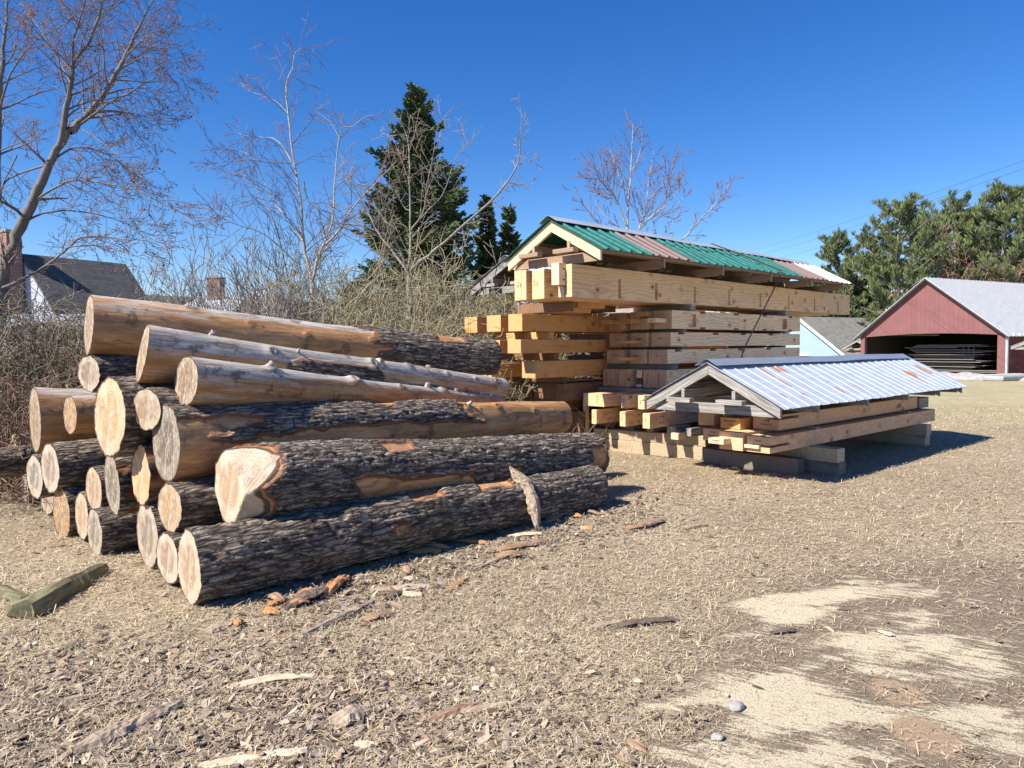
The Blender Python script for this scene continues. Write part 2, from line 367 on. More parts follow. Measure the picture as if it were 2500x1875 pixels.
# ------------------------------------------------------------------ logs
def make_log(label,n,f,r,rf,seed=0,res=.025,bark=1.,patches=(),grey=.3,bands=(),knots=(),ell=(1,1),cut=(.3,0.,.4),shear=(0,0),facets=(),barkamp=.024,flare=.0,stubs=(),dirt=.15,group='logs heaped in the log pile',tilt=0,x0=0.,crooked=.25,lump=.06,patchnoise=.35):
    n=Vector(n);f=Vector(f);L=(f-n).length
    root=empty('log',mw=axmat(n,f));tag(root,label,'log',group)
    nx=max(24,int(L/res));nth=max(28,int(2*PI*r/res));nth=min(nth,150)
    # length samples: finer in the first metre for the coarse logs
    s=np.linspace(0,1,nx) if res<.02 else np.concatenate([np.linspace(0,.22,int(nx*.45)),np.linspace(.22,1,int(nx*.55)+1)[1:]])
    th=np.linspace(0,2*PI,nth,endpoint=False)
    S,TH=np.meshgrid(s,th,indexing='ij');X=S*L
    R0=r+(rf-r)*S**.9+flare*np.exp(-X/.25)
    cs,sn=np.cos(TH),np.sin(TH);sd=seed*11.7
    R=R0*(1+lump*2*(fbm(X*1.1+sd,cs*1.0,sn*1.0+sd,3)-.5)+.05*(fbm(X*.3+sd,cs*1.6+4,sn*1.6,2)-.5))
    # bark mask
    nz=fbm(X*2.4+sd,cs*R0*9,sn*R0*9+sd,4)
    B=np.full(X.shape,float(bark));
    deg=np.degrees(TH);deg=np.where(deg>180,deg-360,deg)
    dd=(nz-.5)*2
    for (s0,s1,t0,t1,val) in patches:
        sc_,tc=(s0+s1)/2,(t0+t1)/2;hs_,ht=(s1-s0)/2,(t1-t0)/2
        dth=(deg-tc+180)%360-180
        e=np.maximum(np.abs(S-sc_)/hs_,np.abs(dth)/ht)
        k=e+dd*patchnoise*1.6
        B=np.where(k<1,val,B)
    Bm=B
    # smooth it one step so that edges are steep but not torn
    def blur(A,c=1):
        for _ in range(c):
            A=(A+np.roll(A,1,1)+np.roll(A,-1,1))/3
            A[1:-1]=(A[1:-1]+A[:-2]+A[2:])/3
        return A
    Bs=blur(B.copy(),1)
    # bark plates: ridged noise stretched along the log
    wx=(fbm(X*5+sd,cs*R0*14,sn*R0*14,3)-.5)*.8
    yb,zb=cs*R0,sn*R0
    a=np.abs(2*vn(X*5+sd+wx*1.5,yb*40+wx*1.6,zb*40+sd)-1);b_=np.abs(2*vn(X*13+sd+wx,yb*66,zb*66+9+sd)-1)
    bh=np.clip(.55*np.minimum(1,a*1.7)+.45*np.minimum(1,b_*1.5),0,1)*(.8+.4*rng.random(X.shape))
    bh=bh*(.75+.5*fbm(X*7,yb*20,zb*20+sd,2)-.25)
    hgt=np.where(Bs>0,Bs*(.010+barkamp*bh),0)
    strk=(fbm(X*3+sd,yb*40,zb*40,3)-.5)*.006
    R=R+hgt+(1-Bs)*strk
    dk=np.zeros_like(R)
    for (ks,kt,kr,kh) in knots:   # knot bulges: (s, theta deg, radius m, height m)
        dx=X-ks*L;dt=((deg-kt+180)%360-180)*PI/180*R0
        q=np.sqrt(dx**2+dt**2)
        R=R+kh*np.exp(-(q/kr)**2)*(1-.75*np.exp(-(q/(kr*.38))**2))
        dk=np.maximum(dk,.85*np.exp(-((q-kr*.5)/(kr*.13))**2)+.5*np.exp(-(q/(kr*.2))**2))
    Yc=-sn*R*ell[0];Zc=cs*R*ell[1]
    cy=crooked*.5*r*(fbm(X*.6+sd,0*X,0*X+3,2)-.5)*2*np.sin(PI*S);cz=crooked*.4*r*(fbm(X*.6+sd,0*X+5,0*X,2)-.5)*2*np.sin(PI*S)
    Yc=Yc+cy;Zc=Zc+cz
    if tilt:
        ct,st_=math.cos(tilt),math.sin(tilt);Yc,Zc=Yc*ct-Zc*st_,Yc*st_+Zc*ct
    def xend(y,z):
        e=shear[0]*y+shear[1]*z
        for (ar,au,c,k) in facets:   # planar chamfers; ar to camera right (-y), au up, in radii
            e=e+k*r*np.maximum(0,(-y/r)*ar+(z/r)*au-c)
        return e
    E=xend(Yc[0],Zc[0])+(.004*(rng.random(nth)-.5) if not facets else 0)
    XX=X+E[None,:]*np.maximum(0,1-X/(.9 if not facets else 1.6))**1.0
    V=np.stack([XX,Yc,Zc],-1).reshape(-1,3)
    nxx=len(s);i=np.arange(nxx-1)[:,None];j=np.arange(nth)[None,:];j2=(j+1)%nth
    Fc=np.stack([i*nth+j,i*nth+j2,(i+1)*nth+j2,(i+1)*nth+j],-1).reshape(-1,4)
    gy=np.full(X.shape,float(grey))
    for (s0,s1,t0,t1,val) in bands:
        tc=(t0+t1)/2;ht=(t1-t0)/2
        k=np.clip(np.maximum(np.abs(S-(s0+s1)/2)/((s1-s0)/2),np.abs((deg-tc+180)%360-180)/ht)-1,0,1)
        gy=val*(1-sstep(0,.45,k))+gy*sstep(0,.45,k)
    dk=np.maximum(dk,.0)
    mk('trunk',V,Fc,M_log,root,True,attrs={'bark':Bs.ravel(),'bh':bh.ravel(),'grey':gy.ravel(),'dk':np.clip(dk,0,1).ravel()})
    # cut ends
    for end in (0,1):
        ry=Yc[0 if end==0 else -1];rz=Zc[0 if end==0 else -1]
        nr=22 if (end==0) else 6
        vs_=[];rn=[]
        for q in range(nr+1):
            t=q/nr
            y=ry*t;z=rz*t
            if end==0:
                e=xend(y,z)
                if not facets: e=e+.006*(vn(y*30+sd,z*30,0*y)-.5)
                if q==nr:e=E-.0015
                x=e
            else:x=np.full(nth,L+.0015)
            vs_.append(np.stack([x,y,z],-1));rn.append(np.full(nth,t))
        v=np.concatenate(vs_);ii=np.arange(nr)[:,None]
        if end==0:fc=np.stack([ii*nth+j,(ii+1)*nth+j,(ii+1)*nth+j2,ii*nth+j2],-1).reshape(-1,4)
        else:fc=np.stack([ii*nth+j,ii*nth+j2,(ii+1)*nth+j2,(ii+1)*nth+j],-1).reshape(-1,4)
        fc=fc[nth:] # centre ring is degenerate: close with triangles
        o=mk('cut_end',v,fc,M_cut,root,not facets and False,attrs={'rn':np.concatenate(rn)})
        bm=bmesh.new();bm.from_mesh(o.data);bmesh.ops.remove_doubles(bm,verts=[q_ for q_ in bm.verts if q_.co.yz.length<r/nr*1.6],dist=r/nr*1.2)
        lp=[e_ for e_ in bm.edges if e_.is_boundary and (e_.verts[0].co.yz.length<r*.3)]
        if lp:
            try:bmesh.ops.holes_fill(bm,edges=lp,sides=0)
            except Exception:pass
        bm.to_mesh(o.data);bm.free()
        o.color=(*cut,1)
    # branch stubs
    for (ks,kt,rad,ln,lean) in stubs:
        i0=int(np.argmin(np.abs(s-ks)));a_=math.radians(kt);j0=int((a_%(2*PI))/(2*PI)*nth)%nth
        p=Vector((XX[i0,j0],Yc[i0,j0],Zc[i0,j0]));d=Vector((lean,-math.sin(a_),math.cos(a_))).normalized()
        base=p-d*.03;m=[]
        k=10;vv=[];ff=[]
        ux=d.orthogonal().normalized();uy=d.cross(ux)
        for q,(t,rr) in enumerate(((0,1.5),(.3,1.15),(.7,.9),(.95,.8),(1.,.6))):
            for g in range(k):
                an=2*PI*g/k;w_=rr*rad*(1+.25*math.sin(g*2.3+seed+q))
                vv.append(base+d*(ln+.03)*(t+(.12*math.sin(g*3.1+seed) if q>=3 else 0))+ux*math.cos(an)*w_+uy*math.sin(an)*w_)
        for q in range(4):
            for g in range(k):ff.append((q*k+g,q*k+(g+1)%k,(q+1)*k+(g+1)%k,(q+1)*k+g))
        ff.append(tuple(4*k+g for g in range(k)))
        mk('branch_stub',vv,ff,M_log,root,True,attrs={'bark':[0]*len(vv),'bh':[0]*len(vv),'grey':[.75]*len(vv),'dk':[0.]*(4*k)+[.35]*k})
    return root
H=.0115
make_log('long orange brown peeled log topmost on the pile, barked towards its far end',(-3.69,6.28,1.84),(-0.24,9.10,1.48),0.268,0.20,1,res=.016,bark=0,
  patches=[(.60,1.1,-200,200,1),(.80,.88,-20,45,0)],grey=.12,bands=[(0,.56,-75,30,.8),(.0,.2,20,60,.5)],cut=(.35,.25,1.),knots=[(.18,25,.06,.02),(.3,55,.04,.015),(.43,70,.04,.02)],ell=(.85,1.0),crooked=.2)
make_log('grey weathered log with a big round knot, directly below the topmost peeled log',(-2.71,5.27,1.59),(-0.12,8.66,1.11),0.200,0.115,2,res=.014,bark=0,patches=[(.28,.52,62,110,1)],
  grey=.78,bands=[(.0,1,85,200,.4)],cut=(.1,.35,1.),knots=[(.235,52,.06,.035),(.5,48,.07,.04),(.62,30,.05,.02),(.75,50,.04,.02),(.86,60,.045,.02),(.95,55,.06,.03)],
  stubs=[(.12,0,.03,.035,.5),(.30,40,.012,.03,0),(.52,42,.045,.03,.2),(.70,5,.03,.02,0)],ell=(.9,1.08),shear=(.30,.1))
make_log('pale grey debarked log with an oval sawn face, lying just below the knotty grey one',(-2.33,5.12,1.39),(-0.15,8.50,0.96),0.175,0.065,3,res=.013,bark=0,grey=.92,bands=[(.0,1,75,200,.45),(.3,1,60,180,.25)],
  cut=(.05,.0,1.),knots=[(.17,20,.05,.03),(.40,28,.07,.04),(.55,45,.05,.02),(.72,20,.05,.03)],stubs=[(.17,15,.025,.03,.5),(.66,12,.03,.05,-.2),(.78,10,.025,.03,0),(.95,0,.02,.07,.4),(.90,0,.015,.06,-.3)],ell=(.98,1.04),shear=(.12,.0),lump=.05)
make_log('small shaded log with a pale oval end under the topmost peeled log',(-3.66,6.20,1.42),(-1.43,9.52,1.42),0.138,0.12,4,bark=1,cut=(.65,.0,.3),shear=(-.1,0))
make_log('thick flared grey log at the left with a narrow edge-on sawn face',(-4.51,6.75,.97),(-1.63,9.52,.94),0.285,0.20,5,bark=0,grey=.62,bands=[(0,1,60,200,.25)],cut=(.5,.3,1.),flare=.03,ell=(.8,1.))
make_log('grey log with a rusty brown fibrous end beside the flared one',(-3.77,6.09,1.07),(-1.35,9.28,1.07),0.168,0.148,6,bark=0,grey=.6,bands=[(0,1,60,200,.2)],cut=(.0,.9,1.),shear=(.08,.02))
make_log('barked log with the largest tall oval yellow end at the middle of the pile',(-2.95,5.23,1.13),(-0.62,8.48,.96),0.262,0.234,7,bark=1,cut=(.0,.35,.15),ell=(.85,1.03),res=.02,tilt=.06)
make_log('barked log with a small round brown end beneath the pale debarked one',(-2.61,5.10,1.19),(-0.45,8.35,1.16),0.130,0.115,8,bark=1,cut=(.3,.1,.2),ell=(1,1),shear=(-.15,0))
make_log('long log with a mossy grey crumbling end, peeled bright orange at its far end',(-2.43,5.00,.95),(0.60,8.59,.77),0.250,0.175,9,res=H,bark=0,
  patches=[(-.1,.40,-70,62,1),(.10,.58,28,84,1),(.50,.60,-20,30,1),(.42,.52,10,60,1)],grey=.02,bands=[(0,.45,-180,-40,.4)],cut=(1.,.0,1.),ell=(.85,1.06),tilt=-.12,
  knots=[(.62,42,.045,.03),(.72,45,.05,.03),(.85,72,.06,.02),(.66,50,.02,.01)],stubs=[(.63,38,.022,.045,.6)],patchnoise=.4,shear=(0,.0))
make_log('barked log with a bright orange two tone cut end below the mossy grey end',(-2.73,5.22,.70),(-0.13,8.26,.70),0.192,0.172,10,res=.018,bark=1,patches=[(-.1,.6,35,120,0)],grey=.05,cut=(.0,.75,.1),ell=(.78,1.05),tilt=.1)
make_log('thick barked log with a fresh faceted pale cut face, upper of the two front logs',(-1.92,4.82,.68),(0.85,7.77,.41),0.252,0.228,11,res=H,bark=1,
  patches=[(.27,.36,10,42,0),(.22,.50,92,135,0),(.62,.66,88,112,0),(-.1,.012,-200,200,0),(.93,.99,60,110,0)],grey=.02,bands=[(-.1,.05,-200,200,.35)],cut=(.0,.0,.1),ell=(.97,1.03),
  facets=[(.66,.75,.52,2.1),(.84,-.54,.78,4.0),(-.8,-.6,.85,1.2)],knots=[(.93,85,.05,.02),(.8,90,.03,.012)],barkamp=.027,patchnoise=.3)
make_log('thin rough barked log low at the far left edge behind the pile',(-5.37,7.68,.63),(-2.8,10.75,.74),0.082,0.074,12,bark=1,cut=(.5,.2,.3))
make_log('dark barked log running in from the left edge of the view',(-5.13,7.0,.52),(-2.9,10.32,.52),0.13,0.117,13,bark=1,cut=(.6,0,.3))
make_log('low log with a dark narrow cracked end at the left side of the pile',(-4.37,6.50,.47),(-1.92,9.66,.47),0.182,0.162,14,bark=1,cut=(1.,0,.2),ell=(.95,1))
make_log('barked log with a grey oval end ringed by pale sapwood at the lower left',(-4.03,6.20,.60),(-1.5,9.29,.60),0.20,0.178,15,bark=1,res=.018,cut=(.72,.0,.25))
make_log('thin pale split log glimpsed behind the dark cracked end',(-5.03,7.58,.59),(-2.8,10.9,.58),0.064,0.057,16,bark=0,grey=.9,cut=(.6,.0,.5))
make_log('small grey ended log lowest at the far left',(-5.21,7.58,.16),(-2.46,10.48,.14),0.15,0.133,17,bark=0,grey=.5,cut=(.9,0,.4))
make_log('short pale ended log on the ground behind the rotten brown one',(-4.57,6.97,.17),(-2.32,10.27,.18),0.132,0.116,18,bark=1,cut=(.6,.1,.5))
make_log('rotten log with a deep rusty brown furrowed end standing over the grass',(-3.93,6.17,.21),(-1.48,9.33,.22),0.208,0.18,19,bark=1,cut=(.0,1.,1.),ell=(.8,1.0))
make_log('low log with a dim grey brown end beside the rotten brown one',(-3.62,5.95,.23),(-.81,8.79,.20),0.18,0.159,20,bark=1,cut=(.7,.35,.3))
make_log('middle sized log with a dark brown cracked end left of the frosty white one',(-3.41,5.78,.49),(-.78,8.79,.50),0.16,0.142,21,bark=1,cut=(.75,.45,.4),patches=[(-.1,.8,-30,90,1)])
make_log('log with a slanting frosty white crumbling end low in the pile',(-3.10,5.50,.58),(-.41,8.47,.58),0.20,0.179,22,bark=1,res=.018,patches=[(.02,.5,60,160,0)],cut=(.85,.0,1.),ell=(.72,1.08),tilt=-.22,grey=.1,knots=[(.06,80,.06,.03)])
make_log('barked log with a narrow grey end resting on the ground at the lower left',(-3.31,5.60,.18),(-.58,8.52,.18),0.17,0.15,23,bark=1,res=.018,cut=(1.,.1,.6),ell=(.95,1))
make_log('log with a tall dark grey cracked end resting on the ground mid pile',(-2.71,5.24,.25),(.07,8.12,.24),0.225,0.198,24,bark=1,cut=(.95,.1,.4),ell=(.9,1))
make_log('barked log with a jagged yellow brown end under the faceted log',(-2.36,4.87,.53),(.19,7.96,.49),0.154,0.136,25,bark=1,res=.018,cut=(.1,.45,.5),lump=.16)
make_log('log with a pale oval end tucked behind the lowest front log',(-2.35,4.80,.20),(.28,7.81,.20),0.158,0.139,26,bark=1,cut=(.35,.0,.2))
make_log('lowest front log, dark barked and crooked, with a pale sawn oval end on the grass',(-2.05,4.46,.23),(.81,7.16,.20),0.205,0.190,27,res=H,bark=1,
  patches=[(.60,.70,-15,40,0),(.42,.50,5,40,0),(.36,.395,75,100,0)],grey=.02,cut=(.2,.08,.25),ell=(.9,1.06),knots=[(.38,85,.07,.03),(.62,70,.1,.035),(.90,30,.05,.02),(.92,42,.045,.02),(.2,40,.08,.03),(.28,38,.06,.03)],barkamp=.027,crooked=.5,lump=.11,patchnoise=.4)
# ------------------------------------------------------------------ ground
def build_ground():
    xs=np.concatenate([-np.geomspace(600,6,34),np.arange(-5.9,6.0,.045),np.geomspace(6.0,600,46)])
    ys=np.concatenate([[-300,-80,-30,-10,-4,0],np.arange(1.6,11.,.045),np.geomspace(11.05,1500,60)])
    X,Y=np.meshgrid(xs,ys,indexing='ij');Z=terrain(X,Y)
    V=np.stack([X,Y,Z],-1).reshape(-1,3);ny=len(ys);i=np.arange(len(xs)-1)[:,None];j=np.arange(ny-1)[None,:]
    Fc=np.stack([i*ny+j,(i+1)*ny+j,(i+1)*ny+j+1,i*ny+j+1],-1).reshape(-1,4)
    return V,Fc,X,Y
# sawdust spots given where they lie on the ground: (photo x, photo y, half width m, half depth m, strength)
SAW=[(1640,1345,.55,.5,.9),(1880,1480,.55,.2,1.1),(1945,1505,.4,.13,.8),(2280,1470,.8,.2,1.0),(2090,1330,.35,.12,.9),(2330,1370,.6,.2,.8),(2450,1340,.5,.2,.8),
 (1900,1690,.28,.18,1.2),(1760,1780,.4,.2,.9),(2050,1800,.55,.25,1.2),(2420,1780,.4,.3,1.2),(2430,1640,.5,.2,.9),(2130,1600,.45,.16,.8),(1150,1850,.25,.08,.8),(900,1860,.12,.06,.7),(1650,1850,.3,.15,.8),(2250,1570,.5,.12,.8)]
SAWG=[(gnd(a,b)[0],gnd(a,b)[1],c,d,e) for a,b,c,d,e in SAW[1:]]
def yardf(x,y): return sstep(.1,2.0,x+(3.8-y)*.62)*(1-sstep(4.4,6.4,y+.25*fbm(x*2,y*2,0*x,3)))
def sawf(x,y):
    s=-.95+.72*yardf(x,y)
    for a,b,c,d,e in SAWG: s=s+e*.6*np.exp(-((x-a)/c)**2-((y-b)/(d*1.6))**2)
    return s+2.9*(fbm(x*1.8+1.2*y,y*4.6-x*.8,0*x+1.2,5)-.5)+.9*(fbm(x*7+2*y,y*16,0*x+5.2,3)-.5)
def tanf(x,y):
    a,b,_=gnd(2190,1690);e,f,_=gnd(2260,1800)
    k=np.exp(-((x-a)/.10)**2-((y-b)/.12)**2)+np.exp(-((x-e)/.12)**2-((y-f)/.14)**2)
    return k*1.6
V,Fc,GX,GY=build_ground()
sv=sawf(GX,GY);far=np.hypot(GX,GY)
sv=np.where(far>12,-1,sv)
chipf=lambda x,y:np.clip(1.2*sstep(1.0,-1.2,x-.2)*sstep(4.3,3.0,y)+1.0*np.exp(-((y-(x*.93+6.05-.35))/.55)**2)*sstep(-2,-.8,x)*sstep(2.2,1.,x)+.07*(fbm(x*1.5,y*1.5,0*x+7,3)),0,1.4)
def groundmat():
    m,nt,b=newmat('yard_ground');t=NT(nt);co=t.coord()
    saw=t.attr('saw');tan=t.attr('tan');lawn=t.attr('lawn')
    n1=t.noise(co,1.1,4,.6);n2=t.noise(co,9,6,.7);n3=t.noise(co,60,6,.75)
    fib=t.noise(t.mapping(co,(30,120,30)),1.2,5,.7,1.5)
    c=t.mix(t.ramp(n2,[(.3,0.),(.7,1.)]),(.23,.18,.125),(.48,.40,.28))
    c=t.mix(t.ramp(n1,[(.4,0.),(.6,.6)]),c,(.27,.21,.14))
    c=t.mix(t.ramp(fib,[(.48,0.),(.62,.75)]),c,(.60,.51,.35))
    c=t.mix(t.ramp(n3,[(.38,.8),(.5,0.)]),c,(.09,.065,.045))
    # lawn in the distance
    g=t.mix(t.ramp(t.noise(co,.5,5,.7),[(.35,0.),(.6,1.)]),(.44,.38,.235),(.34,.315,.18))
    g=t.mix(t.ramp(t.noise(co,3.5,5,.8),[(.4,.5),(.55,0.)]),g,(.20,.17,.09))
    c=t.mix(lawn,c,g)
    # sawdust
    rm=t.n('ShaderNodeMapping');rm.inputs['Rotation'].default_value=(0,0,.5);t.l(co,rm.inputs[0]);rotc=rm.outputs[0]
    k=t.math('ADD',saw,t.math('MULTIPLY_ADD',t.noise(t.mapping(rotc,(5,26,7)),1,7,.8),3.4,-1.75));k=t.math('ADD',k,t.math('MULTIPLY_ADD',t.noise(co,95,4,.8),1.6,-.8))
    dirt=t.math('MAXIMUM',t.ramp(k,[(.05,0.),(.4,.75)]),t.math('MULTIPLY',t.ramp(t.math('ADD',t.attr('yard'),t.math('MULTIPLY_ADD',n2,.8,-.4)),[(.3,0.),(.7,1.)]),.85))
    dcol=t.mix(t.ramp(n3,[(.35,0.),(.65,1.)]),(.10,.077,.055),(.31,.245,.165))
    c=t.mix(dirt,c,dcol)
    gr=t.noise(co,160,3,.7)
    scol=t.mix(t.ramp(gr,[(.32,0.),(.6,1.)]),(.42,.36,.24),(.70,.63,.46))
    scol=t.mix(t.ramp(t.vor(co,38),[(.12,.8),(.2,0.)]),scol,(.22,.17,.12))
    smask=t.ramp(k,[(.42,0.),(.62,1.)])
    c=t.mix(smask,c,scol)
    tm=t.ramp(t.math('ADD',t.math('ADD',tan,t.math('MULTIPLY_ADD',t.noise(t.mapping(co,(7,20,7)),1,6,.75),1.4,-.7)),t.math('MULTIPLY_ADD',t.noise(co,95,4,.8),1.2,-.6)),[(.4,0.),(.65,1.)])
    c=t.mix(tm,c,t.mix(t.ramp(gr,[(.35,0.),(.65,1.)]),(.27,.18,.11),(.52,.39,.26)))
    t.l(c,b.inputs[0]);b.inputs['Roughness'].default_value=.95
    h=t.math('ADD',t.math('MULTIPLY',n3,1.),t.math('MULTIPLY',n2,.9))
    h=t.math('ADD',h,t.math('MULTIPLY',fib,.8))
    t.l(t.bump(h,.75,.02),b.inputs['Normal'])
    return m
lawn=sstep(14.5,19,far+1.5*(fbm(GX*.3,GY*.3,0*GX,2)-.5))*sstep(2,6,GX)
g_=mk('ground',V,Fc,groundmat(),None,True,attrs={'yard':yardf(GX,GY).ravel(),'saw':np.clip(sv,-1,1.2).ravel(),'tan':tanf(GX,GY).ravel(),'lawn':lawn.ravel()});tag(g_,kind='structure')
def gp(px,py,z=0):
    p=gnd(px,py,z);return Vector((p[0],p[1],float(terrain(p[0],p[1]))+z))
# straw: flat-lying bent blades
def straw(N,ymax,name,seed,lift=.014):
    r=np.random.default_rng(seed)
    # sample by screen-ish density: distance ~ 1/d^1.3
    u=r.random(N*3);y=2.2*(ymax/2.2)**u;x=(r.random(N*3)*2-1)*(.78*y+.3)
    sw=sawf(x,y);keep=(r.random(len(x))>sstep(-.1,.5,sw)*.9)&(r.random(len(x))>.8*yardf(x,y))&(r.random(len(x))<.42+.9*fbm(x*1.3,y*1.3,0*x+3.3,3)-.25*np.clip(chipf(x,y),0,1))
    x=x[keep][:N];y=y[keep][:N];n=len(x)
    a=r.random(n)*2*PI;L=(.018+.06*r.random(n)**1.6)*(1+.05*y);wd=(.0006+.0008*r.random(n))*(.6+.17*y)
    z0=terrain(x,y)
    d=np.stack([np.cos(a),np.sin(a)],-1);pn=np.stack([-d[:,1],d[:,0]],-1);bend=(r.random(n)-.5)*.9
    up=r.random(n)**4*.42+.03
    P=[];ts=(0,.5,1)
    for k,t in enumerate(ts):
        px=x+d[:,0]*L*t+pn[:,0]*bend*L*t*t;py=y+d[:,1]*L*t+pn[:,1]*bend*L*t*t
        pz=z0+.002+ r.random(n)*0+L*up*math.sin(PI*min(.9,t*.8))+lift*((np.arange(n)*.618)%1)*.8
        P.append(np.stack([px,py,pz],-1))
    w3=np.stack([pn[:,0]*wd,pn[:,1]*wd,wd*.4*(r.random(n)-.5)],-1)
    V=np.stack([P[0]-w3,P[0]+w3,P[1]-w3,P[1]+w3,P[2]],1).reshape(-1,3)
    b=np.arange(n)[:,None]*5
    T=np.concatenate([b+[0,1,3],b+[0,3,2],b+[2,3,4]])
    rv=np.repeat(np.clip(r.normal(.47,.27,n)+.4*(fbm(x*.9,y*.9,0*x,3)-.5),0,.97),5)
    o=mk(name,V,T,M_straw,attrs={'rv':rv});return o
tag(straw(330000,19,'dry_grass',5),'matted dry straw coloured grass covering the yard','grass',kind='stuff')
def chips(N,seed):
    r=np.random.default_rng(seed)
    u=r.random(N*5);y=2.2*(9/2.2)**u;x=(r.random(N*5)*2-1)*(.80*y+.3)
    keep=r.random(len(x))<np.clip(chipf(x,y)*.62,0,1)*(1-.95*sstep(-.1,.3,sawf(x,y)))
    x=x[keep][:N];y=y[keep][:N];n=len(x)
    s=(.003+.012*r.random(n)**4.5)*(1+.06*y);a=r.random(n)*2*PI;el=1.2+2.2*r.random(n);z=terrain(x,y)+.006+.014*r.random(n)
    tx=(r.random(n)-.5)*.9;ty=(r.random(n)-.5)*.9
    K=6;ang=np.linspace(0,2*PI,K,endpoint=False)[None,:]+(r.random((n,K))-.5)*.7
    rad=s[:,None]*(.65+.6*r.random((n,K)))
    lx=rad*np.cos(ang)*el[:,None];ly=rad*np.sin(ang)
    px=x[:,None]+lx*np.cos(a)[:,None]-ly*np.sin(a)[:,None];py=y[:,None]+lx*np.sin(a)[:,None]+ly*np.cos(a)[:,None]
    pz=z[:,None]+lx*tx[:,None]+ly*ty[:,None]
    top=np.stack([px,py,pz],-1);th=(.002+.005*r.random(n))[:,None]
    bot=np.stack([px,py,pz-th-.001],-1)
    V=np.concatenate([top,bot],1).reshape(-1,3);b=np.arange(n)*2*K
    faces=[tuple(range(q,q+K)) for q in b]
    for k in range(K):
        k2=(k+1)%K;faces+= [(q+k2,q+k,q+K+k,q+K+k2) for q in b]
    rv=np.repeat(np.clip(r.random(n)**1.5,0,.99),2*K)
    return mk('bark_chips',V,faces,M_chips,attrs={'rv':rv})
tag(chips(24000,8),'small chips of bark and wood strewn over the ground','bark chips',kind='stuff')
# bigger pieces of bark and wood, each a thing
def barkmat(name,c1,c2,c3):
    m,nt,b=newmat(name);t=NT(nt);co=t.coord()
    n=t.noise(t.mapping(co,(5,28,28)),1.5,6,.7,.3);n2=t.noise(co,14,4,.6)
    c=t.mix(t.ramp(n,[(.3,0.),(.68,1.)]),c1,c2);c=t.mix(t.ramp(n2,[(.55,0.),(.7,.7)]),c,c3)
    t.l(c,b.inputs[0]);b.inputs['Roughness'].default_value=.85;t.l(t.bump(n,.6,.006),b.inputs['Normal']);return m
MB_={'orange':barkmat('inner_bark_orange',(.22,.085,.03),(.60,.31,.13),(.28,.15,.08)),
 'grey':barkmat('weathered_bark_grey',(.13,.10,.075),(.50,.405,.30),(.25,.18,.125)),
 'brown':barkmat('bark_brown',(.11,.065,.04),(.42,.28,.18),(.20,.12,.08)),
 'pale':barkmat('pale_splinter',(.33,.26,.18),(.68,.58,.44),(.4,.3,.2)),
 'green':barkmat('mossy_green_wood',(.07,.065,.035),(.25,.24,.14),(.19,.14,.08)),
 'dark':barkmat('dark_bark',(.04,.03,.022),(.20,.15,.12),(.11,.075,.055))}
def slab(name,label,cat,p0,p1,w,th,mat,curve=.0,arch=.04,seed=0,group='bark slabs and splinters lying about the yard',roll=0.,cup=.3,taper=.5):
    p0=Vector(p0);p1=Vector(p1);L=(p1-p0).length;r=random.Random(seed)
    nx=max(14,int(L/.02));ny=7;V=[];top=[];bot=[]
    for side in(0,1):
        for i in range(nx+1):
            s=i/nx;ww=w*(1-(abs(2*s-1)**3)*taper)*(.85+.3*float(vn(s*6+seed,1.3,2.2)))
            for j in range(ny+1):
                q=j/ny*2-1
                edge=(1+.35*(float(vn(s*22+seed,q*3,5.))-.5)) if abs(q)>.9 else 1
                y=q*ww/2*edge+curve*L*math.sin(PI*s)
                z=arch*L*math.sin(PI*s)+cup*ww*(1-q*q)*.5+(float(vn(s*L*55+seed,q*7,side*9+seed))-.5)*th*.55+(float(vn(s*L*16+seed,q*3,seed))-.5)*th*.9
                z+= (th if side==0 else 0)*(1 if abs(q)<.95 else .4)
                V.append((s*L+(.03*(float(vn(q*3+seed,9,1))-.5) if i in(0,nx) else 0),y,z))
    n1=(nx+1)*(ny+1);f=[]
    g=lambda s,i,j:s*n1+i*(ny+1)+j
    for i in range(nx):
        for j in range(ny):
            f.append((g(0,i,j),g(0,i+1,j),g(0,i+1,j+1),g(0,i,j+1)));f.append((g(1,i,j),g(1,i,j+1),g(1,i+1,j+1),g(1,i+1,j)))
    for i in range(nx):
        f.append((g(0,i,0),g(1,i,0),g(1,i+1,0),g(0,i+1,0)));f.append((g(0,i,ny),g(0,i+1,ny),g(1,i+1,ny),g(1,i,ny)))
    for j in range(ny):
        f.append((g(0,0,j),g(0,0,j+1),g(1,0,j+1),g(1,0,j)));f.append((g(0,nx,j),g(1,nx,j),g(1,nx,j+1),g(0,nx,j+1)))
    m=axmat(p0,p1)@Matrix.Rotation(roll,4,'X')
    o=mk(name,V,f,mat,None,False,mw=m);tag(o,label,cat,group);return o
PR=lambda x,y:(900+x/2.765,900+y/2.765)   # helper scales of the views measured in
PE=lambda x,y:(x/1.7696,1350+y/1.7696)
PF=lambda x,y:(1250+x/1.7696,1250+y/1.7696)
def gslab(P,a,b,w,th,mat,label,cat='bark slab',name='bark_slab',**k):
    th*=.55;w*=1.15;k['cup']=k.get('cup',.3)*.6
    slab(name,label,cat,gp(*P(*a),.008),gp(*P(*b),.008),w,th,MB_[mat],**k)
gslab(PR,(1210,955),(1440,910),.07,.02,'dark','dark brown bark strip just behind the foot of the leaning slab',seed=1,arch=.12)
gslab(PR,(1190,1055),(1400,960),.09,.02,'brown','rough brown bark piece at the foot of the leaning slab',seed=2,arch=.05)
